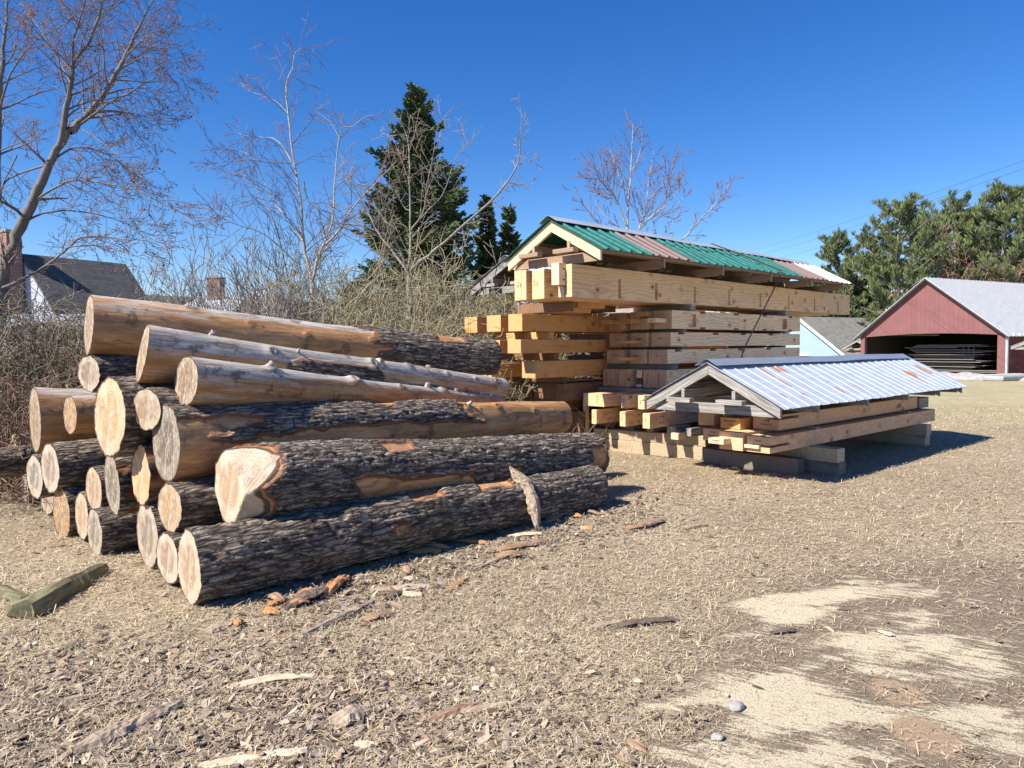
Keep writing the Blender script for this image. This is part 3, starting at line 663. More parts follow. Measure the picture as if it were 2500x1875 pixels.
gslab(PR,(1400,975),(1585,885),.11,.03,'orange','bright orange curled bark piece near the far end of the lowest log',seed=3,arch=.1,cup=.6)
gslab(PR,(840,1225),(1215,1165),.085,.02,'brown','long curved brown bark strip like a bow on the straw',seed=4,curve=-.07,arch=.03,cup=.5)
gslab(PR,(590,1160),(805,1175),.07,.02,'orange','orange bark strip in the shadow edge of the lowest log',seed=5,arch=.04)
gslab(PR,(270,1240),(485,1235),.12,.02,'orange','wide rust red bark plate beside the shadow of the lowest log',seed=6,arch=.05,cup=.4)
gslab(PR,(1715,1090),(1990,1030),.075,.018,'brown','curved dark bark strip lying alone right of the log pile',seed=7,curve=-.12,arch=.06)
gslab(PR,(690,1365),(885,1275),.03,.015,'grey','thin grey splinter pointing away below the curved brown strip',cat='splinter',name='wood_splinter',seed=8,arch=0)
gslab(PR,(540,1505),(655,1420),.035,.015,'orange','short orange sliver standing out on the straw',cat='splinter',name='wood_splinter',seed=9,arch=.02)
gslab(PR,(20,1490),(415,1455),.075,.012,'grey','flat pale grey board fragment near the lowest log',cat='board fragment',name='board_fragment',seed=10,arch=.0)
gslab(PR,(235,1520),(370,1530),.06,.02,'pale','chunky cream wood piece beside the grey board fragment',cat='wood piece',name='wood_piece',seed=11,arch=.0)
gslab(PR,(120,1555),(235,1510),.05,.02,'dark','small dark bark piece touching the cream wood piece',seed=28,arch=.1)
gslab(PR,(950,1130),(1175,1120),.06,.018,'pale','tan bark strip between the lowest log and the curved brown strip',seed=12,arch=.03)
gslab(PR,(2130,1080),(2300,1055),.03,.012,'grey','slim grey stick lying alone in the middle of the yard',cat='stick',name='stick',seed=13,arch=.05)
gslab(PE,(1235,235),(1440,160),.10,.03,'dark','thick dark bark chunk in front of the lowest log near its pale end',seed=14,arch=.08)
gslab(PE,(1400,190),(1505,105),.07,.03,'orange','splintered yellow orange wood piece leaning on the dark bark chunk',cat='wood piece',name='wood_piece',seed=15,arch=.08)
gslab(PE,(1150,235),(1240,195),.05,.02,'orange','small ochre bark flake left of the dark bark chunk',seed=29,arch=.08)
gslab(PE,(1300,365),(1605,212),.035,.015,'grey','long blue grey splinter slanting across the straw',cat='splinter',name='wood_splinter',seed=16,arch=.02)
gslab(PE,(1010,580),(1365,535),.045,.012,'pale','long cream curled wood strip in the left foreground',cat='wood strip',name='wood_strip',seed=17,arch=.03,curve=.03)
gslab(PE,(330,865),(600,740),.09,.03,'grey','large weathered grey bark slab in the left foreground',seed=18,arch=.04)
gslab(PE,(540,775),(780,655),.06,.025,'grey','weathered grey bark slab lying end to end beyond the large one',seed=19,arch=.05)
gslab(PE,(1440,750),(1570,690),.10,.03,'grey','short chunky ribbed grey bark piece in the centre foreground',seed=20,arch=.12,taper=.2)
gslab(PE,(1840,738),(2060,660),.04,.018,'brown','dark brown stick crossing a paler one in the foreground',cat='stick',name='stick',seed=21,arch=.03)
gslab(PE,(1950,700),(2230,650),.035,.012,'grey','paler grey stick crossed by the dark brown one',cat='stick',name='stick',seed=22,arch=.02)
gslab(PE,(850,925),(1315,858),.05,.012,'pale','long pale grey lath at the bottom edge of the yard view',cat='lath',name='wood_lath',seed=23,arch=.01,taper=.3)
gslab(PE,(1570,290),(1695,262),.06,.02,'brown','leaf shaped brown bark piece near the blue grey splinter',seed=24,arch=.06)
gslab(PE,(265,435),(340,400),.06,.018,'green','small mossy green bark flake on the straw at the left',seed=25,arch=.06)
gslab(PE,(880,345),(1000,300),.08,.015,'grey','flaky grey bark piece midway below the pale sawn end',seed=30,arch=.03)
gslab(PE,(1540,825),(1610,835),.05,.01,'pale','small cream flake near the ribbed grey bark piece',cat='wood flake',name='wood_flake',seed=31,arch=0)
gslab(PF,(310,505),(480,470),.04,.014,'grey','pale grey splinter in the middle foreground',cat='splinter',name='wood_splinter',seed=26,arch=.02)
gslab(PF,(420,500),(715,465),.05,.018,'dark','dark bark strip beside the pale grey splinter in the middle',seed=27,arch=.04)
gslab(PF,(1125,522),(1225,515),.03,.015,'dark','dark curved bark fragment beside the sawdust patches',seed=32,arch=.1)
gslab(PF,(1590,525),(1650,545),.04,.008,'pale','thin white chip lying on the sawdust',cat='wood flake',name='wood_flake',seed=33,arch=0)
gslab(PF,(500,985),(575,1030),.035,.012,'brown','little brown bark fragment at the bottom of the view',seed=34,arch=.05)
gslab(PF,(2050,45),(2240,40),.03,.012,'grey','long thin grey lath at the right edge of the yard',cat='lath',name='wood_lath',seed=35,arch=0)
for q in range(16):
    rq=random.Random(q+100);px=rq.uniform(560,1480);py=1225+(1480-px)*.27+rq.uniform(-5,70)
    p=gp(px,py,.012);a_=rq.uniform(0,PI);L_=rq.uniform(.06,.2)
    slab('bark_flake','small reddish brown bark flake in the litter along the lowest front log','bark flake',p,p+Vector((math.cos(a_),math.sin(a_)*.7,.05))*L_,rq.uniform(.03,.07),.012,MB_['orange' if q%3 else 'brown'],seed=200+q,arch=.1,cup=.5,group='reddish bark flakes along the lowest front log')
# stone
def stone(p,s,label,mat):
    bm=bmesh.new();bmesh.ops.create_icosphere(bm,subdivisions=3,radius=1)
    for v in bm.verts:
        k=.75+.5*float(vn(v.co.x*1.7+p.x*9,v.co.y*1.7,v.co.z*1.7+5));v.co=Vector((v.co.x*s*1.25*k,v.co.y*s*k,v.co.z*s*.7*k))
    me=bpy.data.meshes.new('stone');bm.to_mesh(me);bm.free();me.materials.append(mat);me.polygons.foreach_set('use_smooth',[True]*len(me.polygons))
    o=bpy.data.objects.new('stone',me);COL.objects.link(o);o.location=p;tag(o,label,'stone','small stones in the yard')
M_stone=simple('grey_stone',(.30,.29,.28),.9,.3,12,bump=.4)
stone(gp(*PF(965,838),.01),.035,'grey flat stone between bark chips and sawdust',M_stone)
stone(gp(*PF(885,975),.01),.022,'small brownish stone at the edge of the near sawdust',M_stone)
stone(gp(*PR(278,1412),.01),.028,'rounded pale pebble by the rust red bark plate',simple('pale_stone',(.38,.33,.27),.9,.2,12))
# leaning bark slab on the lowest log
a=Vector(at(1312,1278,6.15));a.z=.02
b=Vector(at(1246,1141,6.42))
slab('leaning_bark_slab','tall pointed weathered bark slab leaning upright on the lowest log','bark slab',a,b,.12,.03,MB_['grey'],curve=-.10,arch=-.03,seed=40,roll=-1.0,cup=.4,taper=.9,group=None)
# mossy timber offcut at the left
def mossy(p0,p1,w,h,label,seed):
    p0=Vector(p0);p1=Vector(p1);L=(p1-p0).length;nx=50;ring=[(-.5,0),(-.52,.4),(-.38,.95),(-.1,1.0),(.2,.9),(.5,.62),(.46,.3),(.45,0)]
    V=[];K=len(ring)
    for i in range(nx+1):
        s=i/nx;k=1-.3*abs(s-.45)
        for j,(a,b) in enumerate(ring):
            q=.45*(float(vn(s*7+seed,j*2.1,3))-.5)+.07*(float(vn(s*30+seed,j*2.1,3))-.5)-.35*(s-.5)
            V.append((s*L+(.05*(float(vn(j*3.1,seed,2))-.5) if i in(0,nx) else 0),(a*(k+q))*w,b*h*(k+q)+.0))
    f=[]
    for i in range(nx):
        for j in range(K):f.append((i*K+j,i*K+(j+1)%K,(i+1)*K+(j+1)%K,(i+1)*K+j))
    f.append(tuple(range(K))[::-1]);f.append(tuple(nx*K+j for j in range(K)))
    o=mk('mossy_timber',V,f,MB_['green'],None,False,mw=axmat(p0,p1));tag(o,label,'timber offcut','mossy timber offcuts at the left');return o
mossy(gp(52,1512),gp(246,1398),.16,.10,'long mossy green rotten timber offcut lying on the grass at the left',3)
mossy(gp(-40,1445),gp(62,1470),.11,.07,'short mossy green offcut cut off by the left edge',8)
# ------------------------------------------------------------------ sawn timber stacks
def hf(us,zs,W,depth):
    "timber whose right side (local -y, at y=0) is a height field: depth(i,j) in [0,W], W = nothing there"
    b=MB();nu=len(us)-1;nz=len(zs)-1
    D=lambda i,j: depth(i,j) if 0<=i<nu and 0<=j<nz else W
    q=lambda pts:b.add(pts,[(0,1,2,3)])
    for i in range(nu):
        for j in range(nz):
            d=D(i,j)
            if d>=W-1e-6:continue
            u0,u1,z0,z1=us[i],us[i+1],zs[j],zs[j+1]
            q([(u0,d,z0),(u1,d,z0),(u1,d,z1),(u0,d,z1)]);q([(u0,W,z0),(u0,W,z1),(u1,W,z1),(u1,W,z0)])
    def wall(pa,pb,da,db,flip):
        if abs(da-db)<1e-6:return
        pts=[(*pa(da),),(*pb(da),),(*pb(db),),(*pa(db),)];q(pts)
    for i in range(nu+1):
        for j in range(nz):
            wall(lambda d,i=i,j=j:(us[i],d,zs[j]),lambda d,i=i,j=j:(us[i],d,zs[j+1]),D(i-1,j),D(i,j),0)
    for i in range(nu):
        for j in range(nz+1):
            wall(lambda d,i=i,j=j:(us[i],d,zs[j]),lambda d,i=i,j=j:(us[i+1],d,zs[j]),D(i,j-1),D(i,j),0)
    return b
def clean(o):
    bm=bmesh.new();bm.from_mesh(o.data);bmesh.ops.remove_doubles(bm,verts=bm.verts,dist=1e-5);bmesh.ops.recalc_face_normals(bm,faces=bm.faces);bm.to_mesh(o.data);bm.free()
def fmat(fr,u,v,z,rot=0):
    m=Matrix.Rotation(fr.ang+rot,4,'Z');m.translation=fr.W(u,v,z);return m
def timber(fr,u0,u1,v0,v1,z0,z1,label,mat=None,group=None,name='timber',cat='timber',cells=None,bevel=.004,rot=0.):
    "box from u0..u1, v0(left)..v1(right), z0..z1; local y points left"
    W=v1-v0
    if cells:
        us,zs,dep=cells;b=hf(us,zs,W,dep)
    else:
        b=MB();b.box(0,u1-u0,0,W,0,z1-z0)
    o=b.obj(name,mat or M_pine,mw=fmat(fr,u0,v1,z0,rot),bevel=0)
    clean(o)
    if bevel:
        m=o.modifiers.new('b','BEVEL');m.width=bevel;m.segments=2;m.limit_method='ANGLE';m.angle_limit=.6
    tag(o,label,cat,group);return o
def part(par,name,x0,x1,y0,y1,z0,z1,mat,bevel=.002):
    b=MB();b.box(x0,x1,y0,y1,z0,z1);return b.obj(name,mat,par,bevel=bevel)
def hole(par,x,z,r=.012,y=-.0015,name='bolt_hole'):
    k=10;V=[(x+r*math.cos(2*PI*i/k),y,z+r*math.sin(2*PI*i/k)) for i in range(k)]+[(x+r*math.cos(2*PI*i/k),y+.02,z+r*math.sin(2*PI*i/k)) for i in range(k)]
    f=[tuple(range(k))]+[(i,(i+1)%k,k+(i+1)%k,k+i) for i in range(k)]
    return mk(name,V,f,M_hole,par)
def writing(par,text,x,y,z,size,face='end',rot=0):
    cu=bpy.data.curves.new('handwriting','FONT');cu.body=text;cu.size=size;cu.align_x='CENTER';cu.shear=.25;cu.offset=size*.012
    t=bpy.data.objects.new('tmp',cu);COL.objects.link(t)
    me=bpy.data.meshes.new_from_object(t.evaluated_get(bpy.context.evaluated_depsgraph_get()));bpy.data.objects.remove(t);bpy.data.curves.remove(cu)
    me.materials.clear();me.materials.append(M_ink)
    o=bpy.data.objects.new('handwriting',me);COL.objects.link(o)
    # end face looks along -x: text right = -y
    m=Matrix(((0,0,-1),(-1,0,0),(0,1,0))).to_4x4()@Matrix.Rotation(rot,4,'Z');m.translation=(x-.0015,y,z)
    o.parent=par;o.matrix_local=m;return o
A=Frame(.761,9.0,3040)
GB='long deep beams on top of the tall stack'
# four deep beams under the green lid
def grooves(L,Hh,pos):
    us=[0.]
    for p in pos: us+=[p,p+.062]
    us.append(L)
    zs=[0,.03,Hh-.135,Hh]
    return us,zs,(lambda i,j:.05 if (i%2==1 and j==1) else 0.)
c=grooves(9.0,.41,[.95,1.81,2.835,3.88,4.955,6.06,7.19,8.345])
b0=timber(A,0,9.,-.10,0,2.235,2.645,'outermost long deep beam with upright grooves along its side, under the green lid',M_pine,GB,cells=c)
b1=timber(A,-.12,.55,-.235,-.107,2.385,2.66,'short notched block with drilled holes beside the grooved deep beam',M_pale,None,name='notched_block',cat='timber block')
for z in(.07,.2):hole(b1,.09,z,.014)
b2=timber(A,.02,8.9,-.245,-.15,2.24,2.38,'narrow beam tucked under the short notched block',M_pale,GB)
b3=timber(A,0,9.,-.58,-.475,2.237,2.625,'deep beam in the left middle, right one of a touching pair',M_pine,GB)
b4=timber(A,0.015,9.,-.705,-.594,2.237,2.625,'deep beam in the left middle, left one of a touching pair',M_pine,GB)
b5=timber(A,0,9.,-.885,-.80,2.24,2.63,'deep beam with a dark knot on its end, second from the left',M_pine,GB)
b6=timber(A,.01,9.,-1.03,-.899,2.24,2.64,'leftmost deep beam under the green lid',M_pine,GB)
writing(b6,'18-2\nbay',0,.05,.2,.045,rot=PI/2);writing(b4,'12-4\nrim',0,.05,.2,.045,rot=PI/2)
# stickers under the deep beams
GS='spacer boards laid across the tall stack'
def sticker(u,v0,v1,z0,z1,label,w=.09,mat=None,fr=A,g=GS,name='spacer_board',rot=0):
    b=MB();b.box(0,w,0,v1-v0,0,z1-z0);o=b.obj(name,mat or M_brownw,mw=fmat(fr,u,v1,z0,rot),bevel=.003);tag(o,label,'spacer board',g);return o
sticker(2.77,-1.6,-.005,2.138,2.232,'grey spacer board under the grooved beam, the nearer one above the mortised timber',mat=M_grey,w=.12)
sticker(5.98,-1.6,-.005,2.138,2.232,'grey spacer board under the grooved beam near its far end',mat=M_grey,w=.12)
sticker(.62,-1.6,-.55,2.10,2.232,'brown spacer plank under the deep beams at the near left',mat=M_umber,w=.05)
for (a_,b_,l_) in((1.0,1.6,'nearer'),(1.62,2.2,'farther')):  # boards added out of sight to shade the timber ends behind them
    timber(A,a_,b_,-1.75,-1.0,2.145,2.228,'added unseen brown board shading the row ends under the leftmost deep beam, %s one'%l_,M_umber,'added shading boards under the deep beams',name='offcut',cat='timber block')
# right hand column, three rows of square timbers
GR='square timbers with tenons in the tall stack'
X1=6.57
def row(z0,z1,u,vs,words,labels,notched,tz,slots=None):
    for k,((v0,v1),wd,lb) in enumerate(zip(vs,words,labels)):
        L=X1-u
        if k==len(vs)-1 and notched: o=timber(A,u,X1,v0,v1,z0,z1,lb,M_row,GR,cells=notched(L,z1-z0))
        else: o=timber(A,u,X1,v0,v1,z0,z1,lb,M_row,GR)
        W=v1-v0
        if tz:
            p=part(o,'tenon',-.26,.0,W*.3,W*.78,tz[0]-z0,tz[1]-z0,M_pale if k==2 else M_pine2);writing(o,wd,-.26,W*.54,tz[0]-z0+.014,.036)
        else:
            writing(o,wd,0,W*.5,(z1-z0)*.5,.045)
def n1(L,h):
    us=[0,.463,.673,.79,.95,1.84,2.0,2.95,3.08,3.6,3.78,4.02,4.18,L];zs=[0,.03,.06,h-.09,h-.03,h]
    def d(i,j):
        if i in(2,4,6,8,10) and False:return 1
        if i==1 and j in(2,):return .05
        if i==9 and j in(1,2,3) and i==9:return 0.06
        if i in(3,5,7,11) and j in(0,4):return 9
        return 0
    return us,zs,lambda i,j:min(d(i,j),(.316 if True else 0))
def fixcells(us,zs,W,holes,notches):
    def dep(i,j):
        uc=(us[i]+us[i+1])/2;zc=(zs[j]+zs[j+1])/2
        for (a,b,c,d_,e) in holes:
            if a<uc<b and c<zc<d_:return e
        for (a,b,c,d_) in notches:
            if a<uc<b and c<zc<d_:return W
        return 0.
    return us,zs,dep
def cellset(L,h,W,holes,notches):
    us=sorted(set([0,L]+[q for H_ in holes for q in H_[:2]]+[q for n in notches for q in n[:2]]))
    zs=sorted(set([0,h]+[q for H_ in holes for q in H_[2:4]]+[q for n in notches for q in n[2:4]]))
    return fixcells(us,zs,W,holes,notches)
h1=.272
top=lambda u:(u,u+.16,h1-.03,h1+1);
def N1(L,h):
    nn=[(a,a+.16,h-.03,h) for a in(.78,1.83,2.83,3.85)]+[(a,a+.16,0,.03) for a in(.78,1.83,2.83,3.85)]
    return cellset(L,h,.316,[(.455,.665,.035,h-.045,.05),(3.59,3.78,.035,h-.05,.07)],nn)
def N2(L,h):
    return cellset(L,h,.34,[],[(a,a+.17,h-.032,h) for a in(.2,1.2,2.1,3.1)])
W3=[(-1.163,-.86),(-.748,-.437),(-.316,.003)]
row(1.862,2.134,2.23,W3,['AB 11','AB 12','AB 21'],['square timber with a tenon at the left of the upper row under the deep beams','square timber with a tenon in the middle of the upper row under the deep beams','square timber with two mortises in its side, right end of the upper row'],N1,(1.955,2.015))
row(1.60,1.81,2.20,[(-1.128,-.815),(-.727,-.417),(-.337,.003)],['mom','14-81','14-5 1'],['timber with a smoke dark stained end at the left of the second row','timber in the middle of the second row with writing on its tenon','timber with top notches along its side at the right of the second row'],N2,None)
row(1.347,1.555,2.12,[(-1.118,-.792),(-.681,-.389),(-.33,.002)],['142 14','14-8 1m','14-2 13'],['timber at the left of the third row of the right hand column','timber in the middle of the third row of the right hand column','knotty timber with top notches at the right of the third row'],N2,None)
for o in [q for q in COL.objects if q.name.startswith('timber')]:
    if o.get('label','').find('middle of the second row')>=0 or o.get('label','').find('middle of the third row')>=0:
        part(o,'tenon',-.22,0,.1,.345,.052,.095,M_pine2)
for u in(2.55,5.9):
    for z,s_ in((1.815,'first and second'),(1.56,'second and third')):
        sticker(u,-1.15,-.008,z,z+.038,'thin dark spacer between the %s timber rows, %s one'%(s_,'nearer' if u<3 else 'farther'),mat=M_darkw,w=.1)
sticker(2.3,-1.3,-.01,1.262,1.342,'thick dark spacer plank above the planks standing on edge',mat=M_darkw,w=.12)
sticker(5.7,-1.3,-.01,1.262,1.342,'thick dark spacer plank at the far end above the planks on edge',mat=M_darkw,w=.12)
# row of planks on edge
GE='planks standing on edge in the tall stack'
ed=[(-1.178,-1.06,2.1),(-1.055,-.965,2.1),(-.945,-.85,2.1),(-.845,-.735,2.1),(-.725,-.682,2.08),(-.58,-.43,2.42),(-.415,-.29,2.1),(-.285,-.205,2.1),(-.195,-.10,2.1),(-.095,.005,2.1)]
wds=['13-1 rafter','','14-2 collar','','15','','12-4 brace','','16-7 queen','']
nmz=['first','second','third','fourth','fifth','recessed sixth','seventh','eighth','ninth','rightmost tenth']
for (v0,v1,u),wd,nm in zip(ed,wds,nmz):
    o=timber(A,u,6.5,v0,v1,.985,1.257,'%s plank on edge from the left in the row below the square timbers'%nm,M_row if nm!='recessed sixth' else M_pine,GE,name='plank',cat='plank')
    if wd:writing(o,wd,0,(v1-v0)/2,.136,.036,rot=-PI/2)
for v0,v1,z0,z1,l in((-.55,-.45,1.13,1.25,'upper'),(-.56,-.46,.99,1.03,'lower')):
    timber(A,2.12,2.40,v0,v1,z0,z1,'small pale block wedged between the planks on edge, %s one'%l,M_pale,'pale blocks between the planks',name='wedge_block',cat='timber block')
sticker(2.0,-2.9,.0,.915,.98,'long dark plank under the planks on edge',mat=M_darkw,w=.3,name='spacer_board')
# lower protruding rows with bolt holes
GL='low timbers jutting out at the foot of the tall stack'
l5=timber(A,1.5,6.4,-1.08,-.68,.72,.912,'wide timber jutting out over the low bolt holed ones, left of its row',M_pine,GL)
writing(l5,'15-2 sill',0,.12,.1,.04,rot=PI/2)
def scarf(u,va,vb,z0,z1,label,holes,L=4.9,deep=.42):
    # halved end: only the right-hand part runs to the tip
    o=timber(A,u,u+L,va,vb,z0,z1,label,M_pine2 if 0 else M_pine,GL)
    for (x,z) in holes:hole(o,x,z)
    writing(o,'14-3',0,(vb-va)*.5,(z1-z0)*.5,.035,rot=PI/2);return o
hl=[(.22,.055),(.22,.14),(.29,.055),(.29,.14)]
l52=scarf(1.5,-.37,-.27,.72,.915,'bolt holed timber in the middle of the upper low row',[(.26,.055),(.26,.14),(.33,.055),(.33,.14)])
l53=scarf(1.5,-.08,.03,.72,.915,'low timber half hidden by the corner of the silver lid',[])
l61=scarf(1.5,-.92,-.83,.455,.668,'bolt holed timber at the left of the lowest row',[(.28,.06),(.28,.15),(.36,.06),(.36,.15)])
l62=scarf(1.5,-.40,-.30,.455,.668,'bolt holed timber with a knot in the middle of the lowest row',[(.33,.06),(.33,.15),(.41,.06),(.41,.15)])
l63=scarf(1.5,0,.12,.455,.668,'long bolt holed timber at the right of the lowest row',[(.26,.06),(.26,.15),(.33,.06),(.33,.15)])
for (v0,v1,z0,z1,l) in((-.93,-.64,.672,.715,'left'),(-.45,.1,.672,.715,'right')):
    sticker(1.9,v0,v1,z0,z1,'dark spacer between the two low timber rows, %s one'%l,mat=M_darkw,w=.1)
# sleepers and blocks at the ground
GK='sleepers under the tall stack'
timber(A,2.05,2.22,-1.75,.62,0.0,.185,'bottom weathered sleeper lying on the ground under the tall stack',M_sleeper,GK,name='sleeper',cat='sleeper',rot=0.11,bevel=.006)
timber(A,2.07,2.22,-1.20,.66,.188,.335,'yellowish sleeper on top of the bottom one under the tall stack',M_sleeper,GK,name='sleeper',cat='sleeper',rot=0.11,bevel=.006)
timber(A,2.3,2.45,-1.75,1.0,0.0,.33,'dark sleeper lying behind the pale ones under the tall stack',M_darkw,GK,name='sleeper',cat='sleeper')
timber(A,5.3,5.5,-1.75,.3,-.02,.45,'far sleeper under the tall stack',M_sleeper,GK,name='sleeper',cat='sleeper')
GBk='grey blocks on the sleepers'
for (a,b,nm) in((-1.25,-1.05,'first'),(-.78,-.56,'second'),(-.28,-.17,'third'),(.10,.25,'fourth'),(.42,.52,'fifth')):
    timber(A,2.02-(.11*(a+.5)),2.35,a,b,.338,.452,'%s grey block from the left on the yellowish sleeper'%nm,M_grey if nm!='first' else M_sleeper,GBk,name='support_block',cat='timber block')
timber(A,1.75,1.95,.30,.42,.30,.39,'small pale end of a timber by the grey blocks',M_pale,None,name='support_block',cat='timber block')
# left column, longer timbers jutting out to the left
GO='long orange timbers jutting out at the left of the tall stack'
for k,(v0,v1,u,z0,z1,l) in enumerate(((-1.53,-1.25,.37,1.84,2.085,'upper row, right timber with an orange crack on its end'),(-2.0,-1.70,.38,1.845,2.085,'upper row, middle timber with a rough yellow end'),(-2.53,-2.24,.40,1.84,2.08,'upper row, leftmost timber with a clean pale end'),
   (-1.52,-1.25,.34,1.525,1.72,'middle row, right timber'),(-1.93,-1.68,.34,1.525,1.72,'middle row, left timber'),
   (-1.52,-1.25,.63,1.16,1.408,'lower row, right timber with a half shaded end'),(-2.25,-1.98,.45,1.16,1.37,'lower row, left timber ending behind the top log'))):
    timber(A,u,6.6,v0,v1,z0,z1,'orange timber of the left column, '+l.replace('upper row, right timber with an orange crack on its end','upper row, right one with a cracked end'),M_pine2,GO)
for (u,z0,z1,l) in((.95,1.728,1.835,'nearer upper'),(1.05,1.415,1.52,'nearer middle'),(1.25,1.07,1.155,'nearer lower')):
    sticker(u,-2.5,-1.26,z0,z1,'%s cross board between the long orange timbers'%l,mat=M_pine2 if 'upper' in l else M_umber,w=.1)
for (u,z0,z1,l) in((4.6,1.728,1.835,'farther upper'),(4.6,1.415,1.52,'farther middle'),(4.6,1.07,1.155,'farther lower')):
    sticker(u,-2.5,-1.26,z0,z1,'%s cross board between the long orange timbers'%l,mat=M_umber,w=.1)
for (v0,v1,u,z0,z1,l) in((-2.33,-2.03,1.35,.80,1.06,'left'),(-1.98,-1.43,1.35,.80,1.06,'middle'),(-1.36,-1.2,1.2,.80,1.06,'right')):
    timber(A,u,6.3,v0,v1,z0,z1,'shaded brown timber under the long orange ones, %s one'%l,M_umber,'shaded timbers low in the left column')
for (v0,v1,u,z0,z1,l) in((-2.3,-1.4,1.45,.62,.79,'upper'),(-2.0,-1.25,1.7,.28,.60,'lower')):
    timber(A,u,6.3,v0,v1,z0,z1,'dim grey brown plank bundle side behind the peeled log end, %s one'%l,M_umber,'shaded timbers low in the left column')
timber(A,1.75,1.83,-1.30,-1.24,.0,1.06,'thin pale upright strip at the edge of the left column',M_pale,None,name='upright_strip',cat='wood strip')
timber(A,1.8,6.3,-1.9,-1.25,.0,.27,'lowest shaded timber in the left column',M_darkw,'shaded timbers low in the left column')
for (a,b,u,z0,z1,l) in((-1.40,-.80,.75,2.10,2.232,'wide orange offcut'),(-1.0,-.66,.9,2.16,2.235,'little block'),):
    timber(A,u,u+.6,a,b,z0,z1,l+' in the gap under the deep beams',M_pine2,None,name='offcut',cat='timber block')
# ------------------------------------------------------------------ small stack
B=Frame(3.0,8.313,3264)
GT='timbers of the small stack under the silver lid'
def slot_cells(L,h,W,a,z0,z1,extra=()):
    return cellset(L,h,W,[(0,a,z0,z1,W*.45)]+list(extra),[])
s1=timber(B,0,5.24,-.30,0,.335,.528,'bottom right timber of the small stack with a slot and tongue at its end',M_fir,GT,cells=slot_cells(5.24,.193,.30,.47,.065,.095))
part(s1,'tenon',-.04,.0,.12,.31,.05,.088,M_pale);writing(s1,'13-41\nmemory',0,.16,.125,.04)
s2=timber(B,-.03,4.9,-.655,-.335,.335,.555,'bottom middle timber of the small stack, its end partly sunlit',M_fir,GT)
part(s2,'tenon',-.16,.0,.16,.37,.08,.145,M_pale);writing(s2,'Cavendar\n14-21',-.16,.265,.115,.028)
s3=timber(B,.25,5.1,-1.08,-.80,.38,.535,'bottom left timber of the small stack, in shade',M_fir,GT);writing(s3,'13-42\nmemory',0,.14,.10,.04)
s4=timber(B,.43,4.82,-.47,-.125,.56,.75,'upper right timber of the small stack with a slot beside its end',M_fir,GT,cells=slot_cells(4.39,.19,.345,.5,.13,.165,[(3.55,3.75,.06,.115,.05)]));writing(s4,'14-80\nmemory',0,.17,.10,.042)
s5=timber(B,.22,4.6,-.80,-.52,.56,.70,'upper middle timber of the small stack with a warm lit end',M_pine2,GT);writing(s5,'Cameron\n14-20',0,.15,.085,.045)
s6=timber(B,.35,4.7,-1.22,-.98,.56,.74,'upper left timber of the small stack under the tie beam',M_fir,GT)
s7=timber(B,.5,4.7,-.95,-.84,.60,.745,'narrow piece between the upper timbers of the small stack',M_fir,GT);writing(s7,'14-22',0,.055,.09,.03)
for u,l in((1.14,'near'),(4.13,'far')):
    sticker(u,-1.1,-.005,.530 if u<3 else .530,.558,'grey spacer in the small stack, %s one'%l,mat=M_grey,w=.12,fr=B,g='spacers in the small stack')
GSK='sleepers under the small stack'
timber(B,.92,1.12,-1.2,.37,.165,.333,'upper near sleeper under the small stack',M_sleeper,GSK,name='sleeper',cat='sleeper')
timber(B,.97,1.15,-.9,.37,0,.163,'lower near sleeper under the small stack with a cut right end',M_darkw,GSK,name='sleeper',cat='sleeper')
timber(B,.66,.85,-1.35,.0,0,.20,'dark old sleeper lying in front of the near one',M_darkw,GSK,name='sleeper',cat='sleeper')
timber(B,4.45,4.65,-1.1,.15,.165,.333,'upper far sleeper under the small stack',M_sleeper,GSK,name='sleeper',cat='sleeper')
timber(B,4.45,4.65,-1.1,.13,-.03,.163,'lower far sleeper under the small stack',M_sleeper,GSK,name='sleeper',cat='sleeper')
timber(B,4.9,5.3,-.35,-.12,.55,.72,'grey block end at the far end of the small stack',M_grey,None,name='support_block',cat='timber block')
